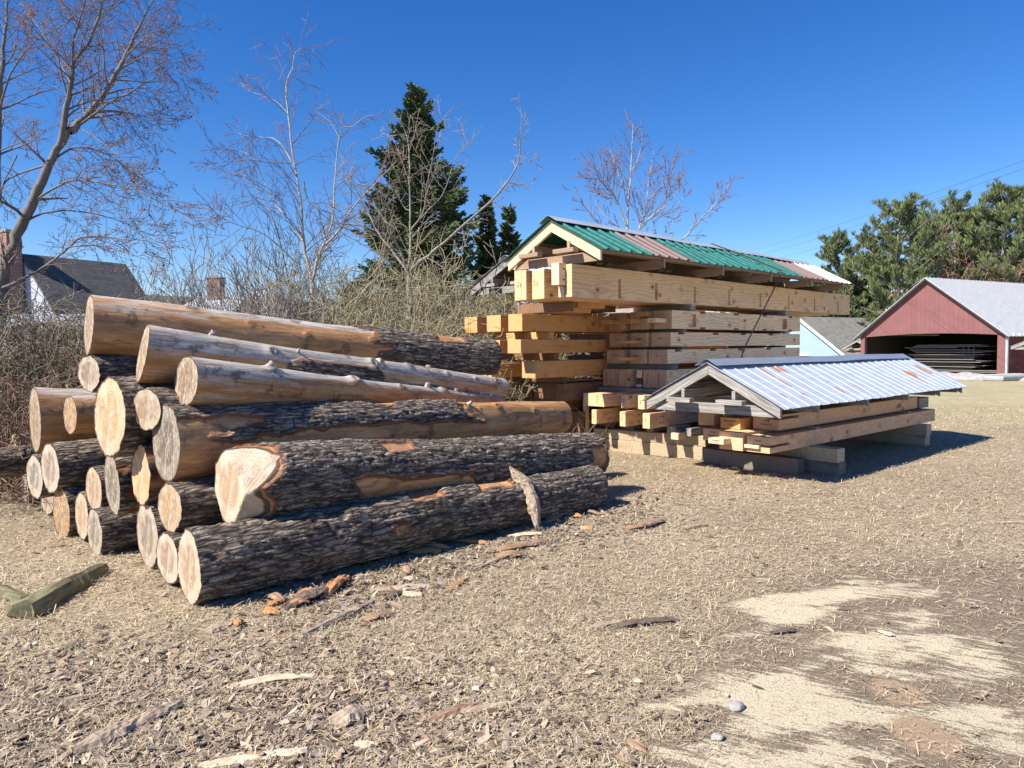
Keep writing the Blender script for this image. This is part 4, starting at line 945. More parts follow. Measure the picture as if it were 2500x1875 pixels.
# ------------------------------------------------------------------ roof lids
def rib_profile(L,pitch,major=.022,minor=0.,w=.035):
    ys=[(0,0)];x=pitch*.5
    while x<L-w:
        ys+=[(x-w,0),(x-w*.45,major),(x+w*.45,major),(x+w,0)]
        if minor:
            ys+=[(x+pitch*.5-.02,0),(x+pitch*.5,minor),(x+pitch*.5+.02,0)]
        x+=pitch
    ys=[q for q in ys if q[0]<=L];ys.append((L,0));return ys
def lid(fr,u0,u1,vr,vl,ze,zr,label,frames,fasc,woodm,sheets,capm,capw=.16,ovh=.12,pitch=.2,rh=.11,eave_drop=.0,tiez=0,osb=False,blocks=True,jag=.0,group='gable lids covering the stacks',cat='lid',seed=1,major=.022,rw=.035):
    """gable lid; local x=u from u0, local y=left; right eave at y=0, left eave at y=W"""
    W=vr-vl;L=u1-u0;hw=W/2;sl=math.atan2(zr-ze,hw);ls=math.hypot(hw,zr-ze)
    root=empty('roof_lid',mw=fmat(fr,u0,vr,0));tag(root,label,cat,group)
    T=Matrix
    def sidept(side,d,h=0.):  # distance d up the slope from eave, h above plane
        y=d*math.cos(sl)-h*math.sin(sl)*1;z=ze+d*math.sin(sl)+h*math.cos(sl)
        return (y if side==0 else W-y),z
    r=random.Random(seed)
    # rafters
    for k,x in enumerate(frames):
        for side in(0,1):
            end=ls-.012
            m=woodm if (k or not fasc) else fasc
            b=MB();t=.04
            pts=[sidept(side,0,-rh-.006),sidept(side,0,-.006),sidept(side,end,-.006),(W/2+(-.001 if side==0 else .001),0)]
            # plumb cut at the ridge and at the eave
            y0=0 if side==0 else W;sg=1 if side==0 else -1
            zt=lambda y:ze+abs(y-y0)*math.tan(sl)-.008
            yr=W/2-sg*.001;dv=rh/math.cos(sl)
            poly=[(y0,zt(y0)),(yr,zt(yr)),(yr,zt(yr)-dv),(y0+sg*.0,zt(y0)-dv*.999)]
            # local frame along the rafter for the grain
            a=Vector((x,y0,zt(y0)));c=Vector((x,yr,zt(yr)));ax=axmat(a,c,(0,0,1));inv=ax.inverted()
            vv=[inv@Vector((x,yy,zz)) for yy,zz in poly]+[inv@Vector((x+t,yy,zz)) for yy,zz in poly]
            ff=[(0,1,2,3),(7,6,5,4),(0,4,5,1),(1,5,6,2),(2,6,7,3),(3,7,4,0)]
            o=mk('rafter',vv,ff,m,None,mw=ax);o.parent=root;clean(o)
            bv=o.modifiers.new('b','BEVEL');bv.width=.003;bv.limit_method='ANGLE'
        # tie beam
        if k==0 or k==len(frames)-1 or True:
            zt_=ze-rh/math.cos(sl)-.0+tiez;xx=x+.046
            wy=.16
            b=MB();th=.12
            pl=[(wy*.5+.0,0),(W-wy*.5,0),(W-wy*.5-th*.8,th),(wy*.5+th*.8,th)]
            p0=Vector((xx,0,zt_));ax=axmat(p0,p0+Vector((0,1,0)))
            inv=ax.inverted();vv=[inv@Vector((xx,y_,zt_+z_)) for y_,z_ in pl]+[inv@Vector((xx+.04,y_,zt_+z_)) for y_,z_ in pl]
            o=mk('tie_beam',vv,[(0,1,2,3),(7,6,5,4),(0,4,5,1),(1,5,6,2),(2,6,7,3),(3,7,4,0)],woodm,None,mw=ax);o.parent=root;clean(o)
    # purlins along the length, resting on the tie beams, with posts
    if blocks:
        for (y,z,wd,h) in ((W*.31,0,.10,.05),(W*.69,0,.10,.05)):
            zb=ze-rh/math.cos(sl)+tiez+.122
            for k,x in enumerate((frames[0]-.07,frames[len(frames)//2]-.05)):
                board('block',(x,y-.17,zb),(x,y+.17,zb),.10,.055,woodm).parent=root
            board('runner',(frames[0]-.015,y,zb+.057),(L-.1,y,zb+.057),.045,.10,woodm).parent=root
    for side in(0,1):
        for d in(.06,ls*.5,ls-.1):
            y,z=sidept(side,d,.0)
            board('purlin',(frames[0]+.045,y,z-.065),(L-.02,y,z-.065),.05,.045,woodm if woodm is M_grey else M_brownw).parent=root
    if woodm is M_grey and fasc is None:  # dark boards added under the sheets so the lid's inside reads as shaded
        for side in(0,1):
            for q in range(4):
                d0=.07+(ls-.12)*q/4+.004;d1=.07+(ls-.12)*(q+1)/4-.02
                ya,za=sidept(side,d0,-.0045);yb_,zb_=sidept(side,d1,-.0045)
                V=[(.05,ya,za),(L-.05,ya,za),(L-.05,yb_,zb_),(.05,yb_,zb_)]
                nz_=Vector((0,-(1 if side==0 else -1)*math.sin(sl),math.cos(sl)))*.008
                V=V+[(Vector(q_)+nz_) for q_ in V]
                o=mk('shade_sheathing',V,[(3,2,1,0),(4,5,6,7),(0,1,5,4),(1,2,6,5),(2,3,7,6),(3,0,4,7)],M_darkw,root);clean(o)
    # sheets
    lo=-ovh
    for side in (0,1):
        for si,(a,bq,m,dtop) in enumerate(sheets if side==0 else [(sheets[0][0],sheets[-1][1],sheets[0][2],.0)]):
            prof=rib_profile(bq-a+(.03 if si<len(sheets)-1 and side==0 else 0),pitch,major,w=rw)
            top_=ls-dtop;nd=5;V=[]
            for kk in range(nd+1):
                d=lo*.35+(top_-lo*.35)*kk/nd
                for (px,ph) in prof:
                    jit=(r.random()-.5)*jag if kk==0 else 0
                    y,z=sidept(side,d+jit,.006+ph+.0035*(si%2)+.004*math.sin((px+a)*2.1+kk))
                    V.append((a+px,y,z))
            n=len(prof);f=[(kk*n+q,kk*n+q+1,(kk+1)*n+q+1,(kk+1)*n+q) if side==0 else (kk*n+q,(kk+1)*n+q,(kk+1)*n+q+1,kk*n+q+1) for kk in range(nd) for q in range(n-1)]
            o=mk('roof_sheet',V,f,m,None);o.parent=root
            so_=o.modifiers.new('s','SOLIDIFY');so_.thickness=.0025;so_.offset=1
            if side==0 and len(sheets)>1 and m is M_green and dtop:
                # upper course overlapping at the ridge
                V2=[]
                for kk in range(3):
                    d=top_-.12+(ls-top_+.12)*kk/2
                    for (px,ph) in prof:
                        y,z=sidept(side,d+((r.random()-.5)*.06 if kk==0 else 0),.016+ph);V2.append((a+px,y,z))
                f2=[(kk*n+q,kk*n+q+1,(kk+1)*n+q+1,(kk+1)*n+q) for kk in range(2) for q in range(n-1)]
                o=mk('roof_sheet',V2,f2,m,None);o.parent=root;so_=o.modifiers.new('s','SOLIDIFY');so_.thickness=.0025;so_.offset=1
    # ridge cap
    V=[];nseg=40
    for k in range(nseg+1):
        x=sheets[0][0]-.02+(sheets[-1][1]-sheets[0][0]-.1)*k/nseg;dz=.012*float(vn(x*1.3,seed,4))
        yl,zl=sidept(1,ls-capw,.034+dz);yr_,zr_=sidept(0,ls-capw,.034+dz)
        V+=[(x,yr_,zr_),(x,W/2+.02,zr+.034+dz),(x,W/2-.02,zr+.034+dz),(x,yl,zl)]
        V[-3],V[-2]=V[-2],V[-3]
    f=[(k*4+j,(k+1)*4+j,(k+1)*4+j+1,k*4+j+1) for k in range(nseg) for j in range(3)]
    o=mk('ridge_cap',V,f,capm,None);o.parent=root;s2_=o.modifiers.new('s','SOLIDIFY');s2_.thickness=.003;s2_.offset=0
    return root
gz=lambda px,py,v=.42:A.onv(px,py,v)[0]
GR_=[(-.05,1.02,M_green,.0),(1.02,2.02,M_brown,.0),(2.02,3.7,M_green,.22),(3.7,5.5,M_green,.22),(5.5,6.6,M_brown,.2),(6.6,7.72,M_white,.12)]
gl=lid(A,0,7.6,.45,-1.14,2.80,3.235,'gable lid with green, brown and white corrugated sheets on the tall stack',[0,1.35,2.9,4.45,6.0,7.45],M_osb,M_brownw,GR_,M_zinc,pitch=.235,rh=.13,tiez=.0,seed=3,jag=.02,ovh=.2)
# trim boards under the sheet edge at the front, plus eave board
def onlid(zx,zy):
    px,py=1550+zx/2.602,830+zy/2.602;r=ray(px,py);sl_a=math.atan2(.47,.915)
    # plane: z=.93+.514*y with y=.33-v
    nrm=np.array([B.v[0]*.514,B.v[1]*.514,1.]);k=.93+.514*.33+.514*float(B.o@B.v)
    p=CAM+r*((k-CAM@nrm)/(r@nrm));q=p[:2]-B.o
    return float(q@B.u)+.38,.33-float(q@B.v)
spots=[]
for (a,b,wd) in (((780,175),(900,245),.035),((900,245),(995,300),.03),((885,168),(985,220),.07),((860,172),(930,205),.05),((1705,200),(1790,240),.16),((1780,235),(1850,285),.07),((1780,167),(1890,222),.09),((1885,185),(1920,208),.05),((925,350),(960,375),.05),((1060,345),(1090,362),.05),((1270,305),(1335,335),.04),((1400,290),(1450,325),.03)):
    ua,ya=onlid(*a);ub,yb=onlid(*b);spots.append(((ua+ub)/2,(ya+yb)/2,wd,abs(ya-yb)/2+.03))
M_silver=metal('galvanised_sheet',(.50,.56,.66),.42,.25,rust=1.,spots=spots)
SL=[(-.03,5.9,M_silver,.0)]
sl_=lid(B,-.38,5.5,.33,-1.50,.93,1.40,'low gable lid with rusty silver corrugated sheets on the small stack',[0,.88,2.24,3.56,4.80,5.78],None,M_grey,SL,M_capblue,capw=.15,pitch=.235,rh=.115,seed=5,jag=.012,ovh=.22,major=.009,rw=.026)
C_=Frame(*(at(1150,715,13.6)[:2]),3040)
cl=lid(C_,0,6.5,1.95,0.0,2.74,3.22,'weathered grey lid half hidden behind the tall stack',[0,1.5,3,4.5,6.3],None,M_grey,[(-.03,6.5,M_roofgrey,.0)],M_roofgrey,pitch=.22,rh=.13,seed=9,group='gable lids covering the stacks')
for k,(z0,z1) in enumerate(((2.35,2.58),(2.05,2.28),(1.72,1.98))):
    timber(C_,.9,6.2,.9,1.3,z0,z1,'timber stacked under the half hidden grey lid, layer %s'%('upper','middle','lower')[k],M_pine2,'timbers behind the tall stack')
timber(C_,1.3,1.6,.7,1.9,0,1.7,'upright crib post under the hidden stack',M_darkw,None,name='crib_block',cat='timber block')
# strap over the green lid
def tube_obj(name,pts,rad,mat,label=None,cat=None,group=None,k=5,parent=None):
    P=[Vector(p) for p in pts];V=[];Fc=[]
    for i,p in enumerate(P):
        d=(P[min(i+1,len(P)-1)]-P[max(i-1,0)]).normalized();a=d.orthogonal().normalized() if abs(d.z)>.9 else d.cross(Vector((0,0,1))).normalized();b=d.cross(a)
        for g in range(k):
            an=2*PI*g/k;V.append(p+a*math.cos(an)*rad+b*math.sin(an)*rad)
    for i in range(len(P)-1):
        for g in range(k):Fc.append((i*k+g,i*k+(g+1)%k,(i+1)*k+(g+1)%k,(i+1)*k+g))
    o=mk(name,V,Fc,mat,parent)
    if label:tag(o,label,cat,group)
    return o
u_r=4.1;pk=A.W(u_r-.15,-.345,3.30);ev=A.W(u_r+.62,.50,2.83)
tube_obj('tie_down_strap',[A.W(u_r-.3,-1.2,2.75),pk,pk*.5+ev*.5+Vector((0,0,.012)),ev,A.W(u_r+.55,.49,2.7),A.W(u_r-.1,.24,1.6),A.W(u_r-.5,.18,.9)],.011,simple('brown_strap',(.12,.06,.05),.8),'thin dark strap tied over the green lid and down the stack side','strap')
# ------------------------------------------------------------------ trees and shrubs
class Tubes:
    def __init__(s):s.g={}
    def add(s,pts,rad,k=3):
        s.g.setdefault((len(pts),k),[]).append((pts,rad))
    def build(s,name,mat,parent=None):
        V=[];Fq=[];n0=0
        for (m,k),lst in s.g.items():
            P=np.array([q[0] for q in lst],float);R=np.array([q[1] for q in lst],float)  # n,m,3 / n,m
            D=np.empty_like(P);D[:,1:-1]=P[:,2:]-P[:,:-2];D[:,0]=P[:,1]-P[:,0];D[:,-1]=P[:,-1]-P[:,-2]
            D/=np.linalg.norm(D,axis=2,keepdims=True)+1e-9
            ref=np.where(np.abs(D[:,:1,2:3])>.8,np.array([1.,0,0]),np.array([0,0,1.]))
            ref=np.repeat(ref,m,1);Ax=np.cross(D,ref);Ax/=np.linalg.norm(Ax,axis=2,keepdims=True)+1e-9;Bx=np.cross(D,Ax)
            an=2*PI*np.arange(k)/k
            ring=P[:,:,None]+R[:,:,None,None]*(Ax[:,:,None]*np.cos(an)[:,None]+Bx[:,:,None]*np.sin(an)[:,None])
            V.append(ring.reshape(-1,3));n=len(lst)
            b=n0+(np.arange(n)[:,None,None]*m+np.arange(m-1)[None,:,None])*k
            g=np.arange(k)[None,None,:];g2=(g+1)%k
            Fq.append(np.stack([b+g,b+g2,b+k+g2,b+k+g],-1).reshape(-1,4));n0+=n*m*k
        if not V:return None
        return mk(name,np.concatenate(V),np.concatenate(Fq),mat,parent,True)
def grow(T,p,d,L,r,lvl,cfg,R,bud=None):
    n=cfg['n'][min(lvl,len(cfg['n'])-1)];pts=[p.copy()];dd=d/np.linalg.norm(d)
    wob=cfg['wob'];tr=cfg['trop'][min(lvl,len(cfg['trop'])-1)]
    for i in range(n):
        dd=dd+np.array([R.gauss(0,wob),R.gauss(0,wob),R.gauss(0,wob)+tr]);dd/=np.linalg.norm(dd)
        p=p+dd*L/n;pts.append(p.copy())
    rr=[max(cfg['rmin'],r*(1-.75*i/n)) for i in range(n+1)]
    T.add(pts,rr,cfg['k'][min(lvl,len(cfg['k'])-1)])
    if bud is not None and lvl>=cfg['budlvl']:
        for q in pts[1:]:
            for _ in range(cfg.get('nbud',1) if R.random()<cfg.get('pbud',.06) else 0):
                bud.append(q+np.array([R.gauss(0,.02),R.gauss(0,.02),R.gauss(0,.02)]))
    if lvl<cfg['max']:
        nc=cfg['nch'][min(lvl,len(cfg['nch'])-1)]
        for c in range(nc):
            t=cfg.get('t0',.2)+(1-cfg.get('t0',.2))*(c+R.random())/nc;i=min(n-1,int(t*n));f=t*n-i
            q=pts[i]*(1-f)+pts[i+1]*f
            ax=pts[i+1]-pts[i];ax/=np.linalg.norm(ax)
            rv=np.array([R.gauss(0,1),R.gauss(0,1),R.gauss(0,1)]);rv-=ax*(rv@ax);rv/=np.linalg.norm(rv)+1e-9
            a=math.radians(R.uniform(*cfg['ang']));nd=ax*math.cos(a)+rv*math.sin(a)
            grow(T,q,nd,L*R.uniform(*cfg['ratio'])*(1-.45*t),max(cfg['rmin'],rr[i]*.6),lvl+1,cfg,R,bud)
def buds(pts,size,mat,parent,R,name='buds'):
    if not pts:return
    P=np.array(pts);n=len(P);rg=np.random.default_rng(int(R.random()*1e6));s=size*(.6+.8*rg.random(n))
    o=np.array([[1,0,-.4],[-.5,.87,-.4],[-.5,-.87,-.4],[0,0,1.1]])
    V=(P[:,None]+o[None]*s[:,None,None]).reshape(-1,3);b=np.arange(n)[:,None]*4
    Fc=np.concatenate([b+[0,1,3],b+[1,2,3],b+[2,0,3]]);mk(name,V,Fc,mat,parent)
def traced(name,label,base,depth,limbs,trunkm,twigm,cfg,seed,cat='bare tree',group=None,budm=None,budsize=.02,spread=1.,density=1.):
    """limbs: (list of photo points, depth offset at the tip, r0, r1, twig length, twig count)"""
    R=random.Random(seed);root=empty(name,loc=(base[0],base[1],float(terrain(base[0],base[1]))));tag(root,label,cat,group)
    off=np.array(root.location);T=Tubes();W_=Tubes();bud=[] if budm else None
    for (pts,dz,ra,rb,tl,tn) in limbs:
        d0=depth+(dz[0] if isinstance(dz,tuple) else 0);d1=depth+(dz[1] if isinstance(dz,tuple) else dz)
        P=[];m=len(pts)
        for i,(a,b) in enumerate(pts):P.append(at(a,b,d0+(d1-d0)*i/(m-1))-off)
        # catmull refine
        Q=[]
        for i in range(m-1):
            p0=P[max(i-1,0)];p1=P[i];p2=P[i+1];p3=P[min(i+2,m-1)]
            for t in(0,.25,.5,.75):
                Q.append(.5*((2*p1)+(-p0+p2)*t+(2*p0-5*p1+4*p2-p3)*t*t+(-p0+3*p1-3*p2+p3)*t**3))
        Q.append(P[-1]);nq=len(Q)
        Q=[q+np.array([R.gauss(0,1),R.gauss(0,1),R.gauss(0,1)])*ra*.12 for q in Q]
        kr=(.72 if ra<.055 else 1.);rr=[kr*ra+(rb*.6-kr*ra)*(i/(nq-1))**.8 for i in range(nq)]
        (T if ra>.03 else T).add(Q,rr,7 if ra>.04 else 5)
        for c in range(int(tn*density)):
            t=.12+.88*(c+R.random())/(tn*density);i=min(nq-2,int(t*(nq-1)));f=t*(nq-1)-i
            q=Q[i]*(1-f)+Q[i+1]*f;ax=Q[i+1]-Q[i];ax=ax/(np.linalg.norm(ax)+1e-9)
            rv=np.array([R.gauss(0,1),R.gauss(0,.8),R.gauss(0,1)]);rv-=ax*(rv@ax);rv/=np.linalg.norm(rv)
            a=math.radians(R.uniform(28,62));nd=ax*math.cos(a)+rv*math.sin(a)
            grow(W_,q,nd,tl*R.uniform(.5,1.15)*(1-.35*t),max(cfg['rmin'],rr[i]*.38),1,cfg,R,bud)
    T.build('trunk',trunkm,root);W_.build('crown',twigm,root)
    if budm:buds(bud,budsize,budm,root,R)
    return root
P1=lambda *a:[(x/2.37,y/2.37) for x,y in a]
P2=lambda *a:[(500+x/2.212,100+y/2.212) for x,y in a]
P7_=lambda *a:[(1350+x/4.148,250+y/4.148) for x,y in a]
M_bud=simple('red_buds',(.22,.08,.08),.8,.3,4)
cfgL=dict(n=[6,6,4,3],wob=.11,trop=[0,.0,.01,-.0],rmin=.0036,k=[5,4,3],nch=[0,5,3,2],max=3,ang=(25,60),ratio=(.45,.75),budlvl=2,nbud=1)
bs=at(-25,760,13.0)
traced('bare_tree','tall grey bare tree leaning right, with long arching limbs and reddish buds at the left',bs,13.,[
 (P1((-20,1900),(0,1700),(20,1600),(75,1420),(170,1200),(260,1000),(350,830),(400,760)),(0,0),.15,.085,1.1,6),
 (P1((400,760),(520,650),(640,480),(730,310),(810,140),(900,-20)),(0,.8),.075,.018,1.3,26),
 (P1((350,830),(380,660),(410,480),(430,360),(520,230),(580,60),(600,-60)),(0,-.8),.06,.018,1.2,26),
 (P1((430,360),(425,240),(460,120),(490,10),(500,-80)),(-.3,-1.2),.035,.012,1.0,14),
 (P1((400,760),(540,665),(640,590),(760,530),(860,470),(960,430)),(0,-.6),.04,.010,1.0,18),
 (P1((640,480),(700,400),(850,290),(950,240),(1060,100)),(.4,1.4),.03,.008,.9,20),
 (P1((730,380),(830,330),(950,350),(1050,410),(1100,480)),(.4,.2),.022,.006,.8,16),
 (P1((520,650),(650,640),(800,665),(900,690),(1000,680)),(0,1.),.02,.005,.8,16),
 (P1((440,730),(560,800),(660,880),(760,960),(840,1010)),(0,-1),.018,.005,.8,14),
 (P1((330,910),(430,855),(560,870),(680,930),(780,1010),(900,990)),(0,.8),.03,.006,.9,18),
 (P1((210,1150),(330,1080),(440,1040),(600,1060),(780,1100),(950,1180),(1100,1250),(1250,1290)),(0,-1.2),.034,.005,.8,28),
 (P1((440,1040),(470,990),(490,985)),(-.4,-.4),.02,.01,.4,4),
 (P1((155,1280),(250,1235),(380,1220),(560,1240),(720,1290),(850,1350),(950,1370)),(0,1.),.03,.005,.8,22),
 (P1((-30,1680),(80,1640),(280,1530),(400,1430),(500,1365),(700,1385),(880,1400),(1020,1490)),(0,-1.),.045,.006,.8,22),
 (P1((400,1430),(560,1420),(750,1470),(930,1530)),(-.5,-.8),.02,.005,.7,14),
 (P1((250,960),(100,1010),(20,1070),(-60,1250)),(0,.5),.03,.02,.8,8),
 (P1((100,900),(60,980),(15,1080),(5,1200)),(0,.5),.018,.015,.6,5),
 (P1((-20,1150),(-5,700),(10,400),(30,180),(45,-20)),(1.5,1.5),.07,.03,1.3,22),
 (P1((-10,660),(60,430),(180,260),(350,150),(500,60)),(1.5,.6),.035,.008,1.1,22),
 (P1((-20,880),(100,830),(220,790),(330,700)),(1.5,1),.02,.006,.8,10),
 (P1((410,480),(330,330),(250,200),(180,90),(150,-20)),(-.4,.6),.022,.008,1.0,16),
],simple('dim_grey_bark',(.15,.14,.13),.9,.4,7,bump=.6),simple('dim_reddish_twigs',(.15,.115,.11),.8,.3,2),cfgL,11,budm=M_bud,budsize=.016)
cfgB=dict(n=[6,5,4],wob=.12,trop=[0,.02,-.05],rmin=.0040,k=[5,4,3],nch=[0,4,2],max=2,ang=(25,60),ratio=(.45,.75),budlvl=1)
bs=at(500+577/2.212,100+1700/2.212,13.5)
traced('bare_tree','slender clump of pale bare stems with drooping tips left of the spruce',bs,13.5,[
 (P2((578,1760),(575,1510),(580,1300)),(0,0),.075,.06,.5,0),
 (P2((580,1300),(550,1180),(530,1080),(515,850),(480,650),(450,400),(440,250),(470,150),(490,60),(540,40)),(0,.5),.05,.006,1.0,30),
 (P2((580,1300),(610,1180),(635,1110),(690,980),(705,720),(725,520),(745,455)),(0,-.5),.045,.008,.9,18),
 (P2((640,1110),(720,1030),(780,930),(860,830),(940,750),(1040,640)),(-.2,-1.),.035,.006,.9,18),
 (P2((500,1600),(490,1500),(450,1300),(400,1060),(350,920),(290,820),(200,720),(110,740)),(.4,.8),.036,.006,.9,24),
 (P2((530,1080),(450,960),(380,880),(330,780),(250,620),(130,590),(70,590)),(0,.9),.026,.005,.9,20),
 (P2((500,720),(440,600),(380,530),(300,520),(220,510),(150,490)),(.2,1.2),.02,.005,.7,14),
 (P2((470,660),(330,655),(240,640),(150,650),(60,660),(0,670)),(.2,-.6),.016,.004,.6,12),
 (P2((455,400),(390,330),(300,290),(240,270),(190,220)),(.3,.6),.012,.004,.5,9),
 (P2((500,1200),(330,1050),(200,1000),(100,960),(0,880)),(0,-.8),.02,.005,.8,16),
 (P2((725,520),(680,440),(630,400),(600,370),(680,330)),(-.4,-.4),.012,.004,.4,6),
 (P2((740,460),(800,460),(850,420),(900,400),(940,410)),(-.5,-.3),.010,.004,.3,5),
 (P2((535,760),(560,860),(620,920),(690,980),(760,990),(900,1010)),(.2,1),.022,.005,.8,14),
 (P2((470,1360),(600,1240),(660,1150)),(.3,0),.018,.008,.6,6),
],M_birch,M_twig_red,cfgB,12,spread=1)
bs=at(500+1095/2.212,100+1700/2.212,12.5)
traced('bare_tree','grey bare tree with a forked trunk and one long limb reaching right, before the spruce',bs,12.5,[
 (P2((1070,1760),(1090,1570),(1108,1440),(1100,1260)),(0,0),.085,.07,.4,3),
 (P2((1100,1260),(1110,1120),(1110,1000),(1105,680),(1100,560),(1075,470)),(0,.4),.045,.006,.9,18),
 (P2((1110,1240),(1190,1170),(1290,1090),(1500,905),(1610,790),(1690,660),(1705,540),(1712,380)),(0,-.6),.05,.008,.5,24),
 (P2((1095,1250),(1010,1130),(940,1040),(850,870),(780,740),(745,640)),(0,.6),.04,.006,.7,18),
 (P2((1100,1270),(1050,1120),(1000,1050),(975,940),(955,850),(940,760)),(0,-.5),.03,.006,.7,12),
 (P2((1120,1010),(1180,920),(1200,780),(1230,640),(1250,500),(1275,390)),(.1,-.4),.022,.005,.7,14),
 (P2((1115,1020),(1200,920),(1290,820),(1350,640),(1420,550)),(.1,.9),.022,.005,.7,14),
 (P2((980,1050),(850,1000),(750,990),(700,975)),(.3,0),.022,.006,.7,10),
 (P2((1105,760),(1060,640),(1010,500),(1005,440)),(.2,.4),.012,.004,.5,8),
 (P2((1640,760),(1700,780),(1780,770)),(-.4,-.3),.010,.004,.3,4),
 (P2((1690,660),(1740,660),(1790,630)),(-.4,-.3),.010,.004,.3,4),
 (P2((1110,1400),(1200,1310),(1230,1240)),(0,0),.02,.006,.3,5),
],M_trunk,M_twig_grey,cfgB,13)
cfgS=dict(n=[6,4,3],wob=.07,trop=[0,.08,.05],rmin=.006,k=[5,4,3],nch=[0,4,2],max=2,ang=(18,45),ratio=(.45,.75),budlvl=1,nbud=2)
bs=at(1545,640,20.)
traced('bare_tree','bare tree with upswept reddish budding shoots rising behind the green lid',bs,20.,[
 (P7_((790,2600),(800,1900),(790,1400)),(0,0),.13,.09,.5,0),
 (P7_((750,1320),(770,950),(790,660),(803,400),(808,215)),(0,.3),.05,.008,.8,16),
 (P7_((740,1250),(650,1000),(580,880),(560,850),(500,700),(490,620)),(0,-.5),.04,.008,1.,18),
 (P7_((660,1020),(590,920),(480,780),(380,690)),(-.3,-.8),.025,.007,.9,14),
 (P7_((860,1310),(900,1200),(940,1080),(970,800),(1020,485)),(0,.5),.045,.008,.9,18),
 (P7_((860,1310),(930,1230),(1000,1150),(1120,1060),(1230,950),(1290,870)),(0,-.5),.04,.008,.9,18),
 (P7_((770,950),(690,800),(630,620),(575,465)),(0,.6),.022,.006,.6,10),
 (P7_((800,680),(850,600),(890,450),(912,290)),(.1,.4),.016,.006,.5,6),
 (P7_((960,1000),(1080,880),(1180,740),(1232,550)),(.2,1),.022,.006,.8,14),
 (P7_((1230,1060),(1330,960),(1380,930)),(-.4,-.4),.012,.006,.3,4),
 (P7_((820,1500),(1100,1480),(1310,1390),(1450,1230),(1600,1080),(1700,970),(1805,800)),(0,.4),.05,.007,.7,20),
 (P7_((1600,1080),(1640,970),(1690,830)),(.3,.5),.014,.006,.3,4),
 (P7_((780,1600),(600,1400),(460,1220),(340,1080),(290,1030),(175,880)),(0,-.4),.04,.007,.6,12),
 (P7_((720,1340),(670,1260),(500,1120),(415,980)),(0,.4),.025,.006,.5,8),
 (P7_((560,980),(460,930),(400,860),(345,770)),(-.2,-.5),.016,.006,.4,6),
 (P7_((900,1400),(1000,1320),(1080,1150),(1180,1140)),(0,.4),.02,.006,.5,7),
 (P7_((1000,1420),(1150,1350),(1200,1240),(1270,1130)),(0,.4),.02,.006,.5,7),
],M_birch,M_twig_red,cfgS,14,budm=M_bud,budsize=.020)
# shrubs: variants grown once, copied
def shrub_variant(seed,h,nstem,cfg,mat,spreadr,lean,name,label,cat,group,loc):
    R=random.Random(seed);root=empty(name,loc=loc);tag(root,label,cat,group);T=Tubes()
    for i in range(nstem):
        a=R.random()*2*PI;q=np.array([math.cos(a),math.sin(a),0])*spreadr*math.sqrt(R.random())
        d=np.array([math.cos(a)*lean*R.random(),math.sin(a)*lean*R.random(),1.])+np.array([R.gauss(0,.15),R.gauss(0,.15),0])
        grow(T,q,d,h*R.uniform(.65,1.05),cfg['r0']*R.uniform(.7,1.2),0,cfg,R)
    T.build('stems',mat,root);return root
def copy_tree(r,loc,rz,scale,label=None):
    c=r.copy();COL.objects.link(c);c.location=loc;c.rotation_euler=(0,0,rz);c.scale=scale
    if label:c['label']=label
    for ch in r.children:
        d=ch.copy();COL.objects.link(d);d.parent=c
    return c
cfgT=dict(n=[7,5,4],wob=.10,trop=[.02,.06,.04],rmin=.0045,k=[4,3,3],nch=[6,4,3],max=2,ang=(18,45),ratio=(.35,.6),budlvl=9,r0=.014,t0=.25)
cfgO=dict(n=[7,5,4],wob=.20,trop=[-.03,-.02,.03],rmin=.0052,k=[4,3,3],nch=[10,5,2],max=2,ang=(25,75),ratio=(.32,.6),budlvl=9,r0=.018,t0=.2)
cfgR=dict(n=[9,5,4],wob=.22,trop=[-.10,-.04,.0],rmin=.0042,k=[4,3,3],nch=[8,4,2],max=2,ang=(25,80),ratio=(.3,.6),budlvl=9,r0=.012,t0=.15)
def place(px,d):
    p=at(px,840,d);return (p[0],p[1],float(terrain(p[0],p[1])))
G1='thin grey upright bushes behind the log pile';G2='dense olive tan bushes between the log pile and the spruce';G3='tangled thicket at the left edge'
va=shrub_variant(1,2.8,18,cfgT,M_twig_grey,.7,.5,'bush','thin grey leafless bush leftmost of those behind the log pile','bush',G1,place(400,12.6))
vb=shrub_variant(2,2.8,16,cfgT,M_twig_grey,.7,.5,'bush','thin grey leafless bush hiding the lone brick chimney','bush',G1,place(505,12.0))
spots1=[(560,12.8,1.0),(640,12.2,1.06),(720,13.2,1.08),(800,12.4,1.0),(455,13.6,.98),(600,14.2,1.2),(690,14.,1.15),(770,14.4,1.15)]
nm1=['second front grey bush right of the chimney','grey bush at the foot of the pale stem clump','grey bush right of the pale stem clump','grey bush next to the dense olive bushes','back grey bush left of the chimney','back grey bush right of the chimney','back grey bush behind the pale stem clump','back grey bush nearest the spruce']
for k,((px,d,s_),l) in enumerate(zip(spots1,nm1)):copy_tree(va if k%2 else vb,place(px,d),k*1.3,(s_,s_,s_*(.95+.1*(k%3))),l)
vo=shrub_variant(3,3.1,34,cfgO,M_twig_tan,.8,.8,'bush','dense olive tan bush just right of the grey ones','bush',G2,place(860,12.2))
vp=shrub_variant(4,3.1,34,cfgO,M_twig_tan,.8,.8,'bush','dense olive tan bush left of the forked grey tree','bush',G2,place(930,13.2))
spots2=[(1010,12.4,.95),(1080,13.4,.98),(1150,12.8,.86),(1220,14.2,.9),(1290,13.6,.80),(900,14.4,1.12),(1000,15.0,1.15),(1110,15.2,1.05),(1200,16.2,1.05),(1300,16.5,1.0),(1380,15.5,.95),(1460,17,1.),(960,11.9,.72),(1060,11.9,.7)]
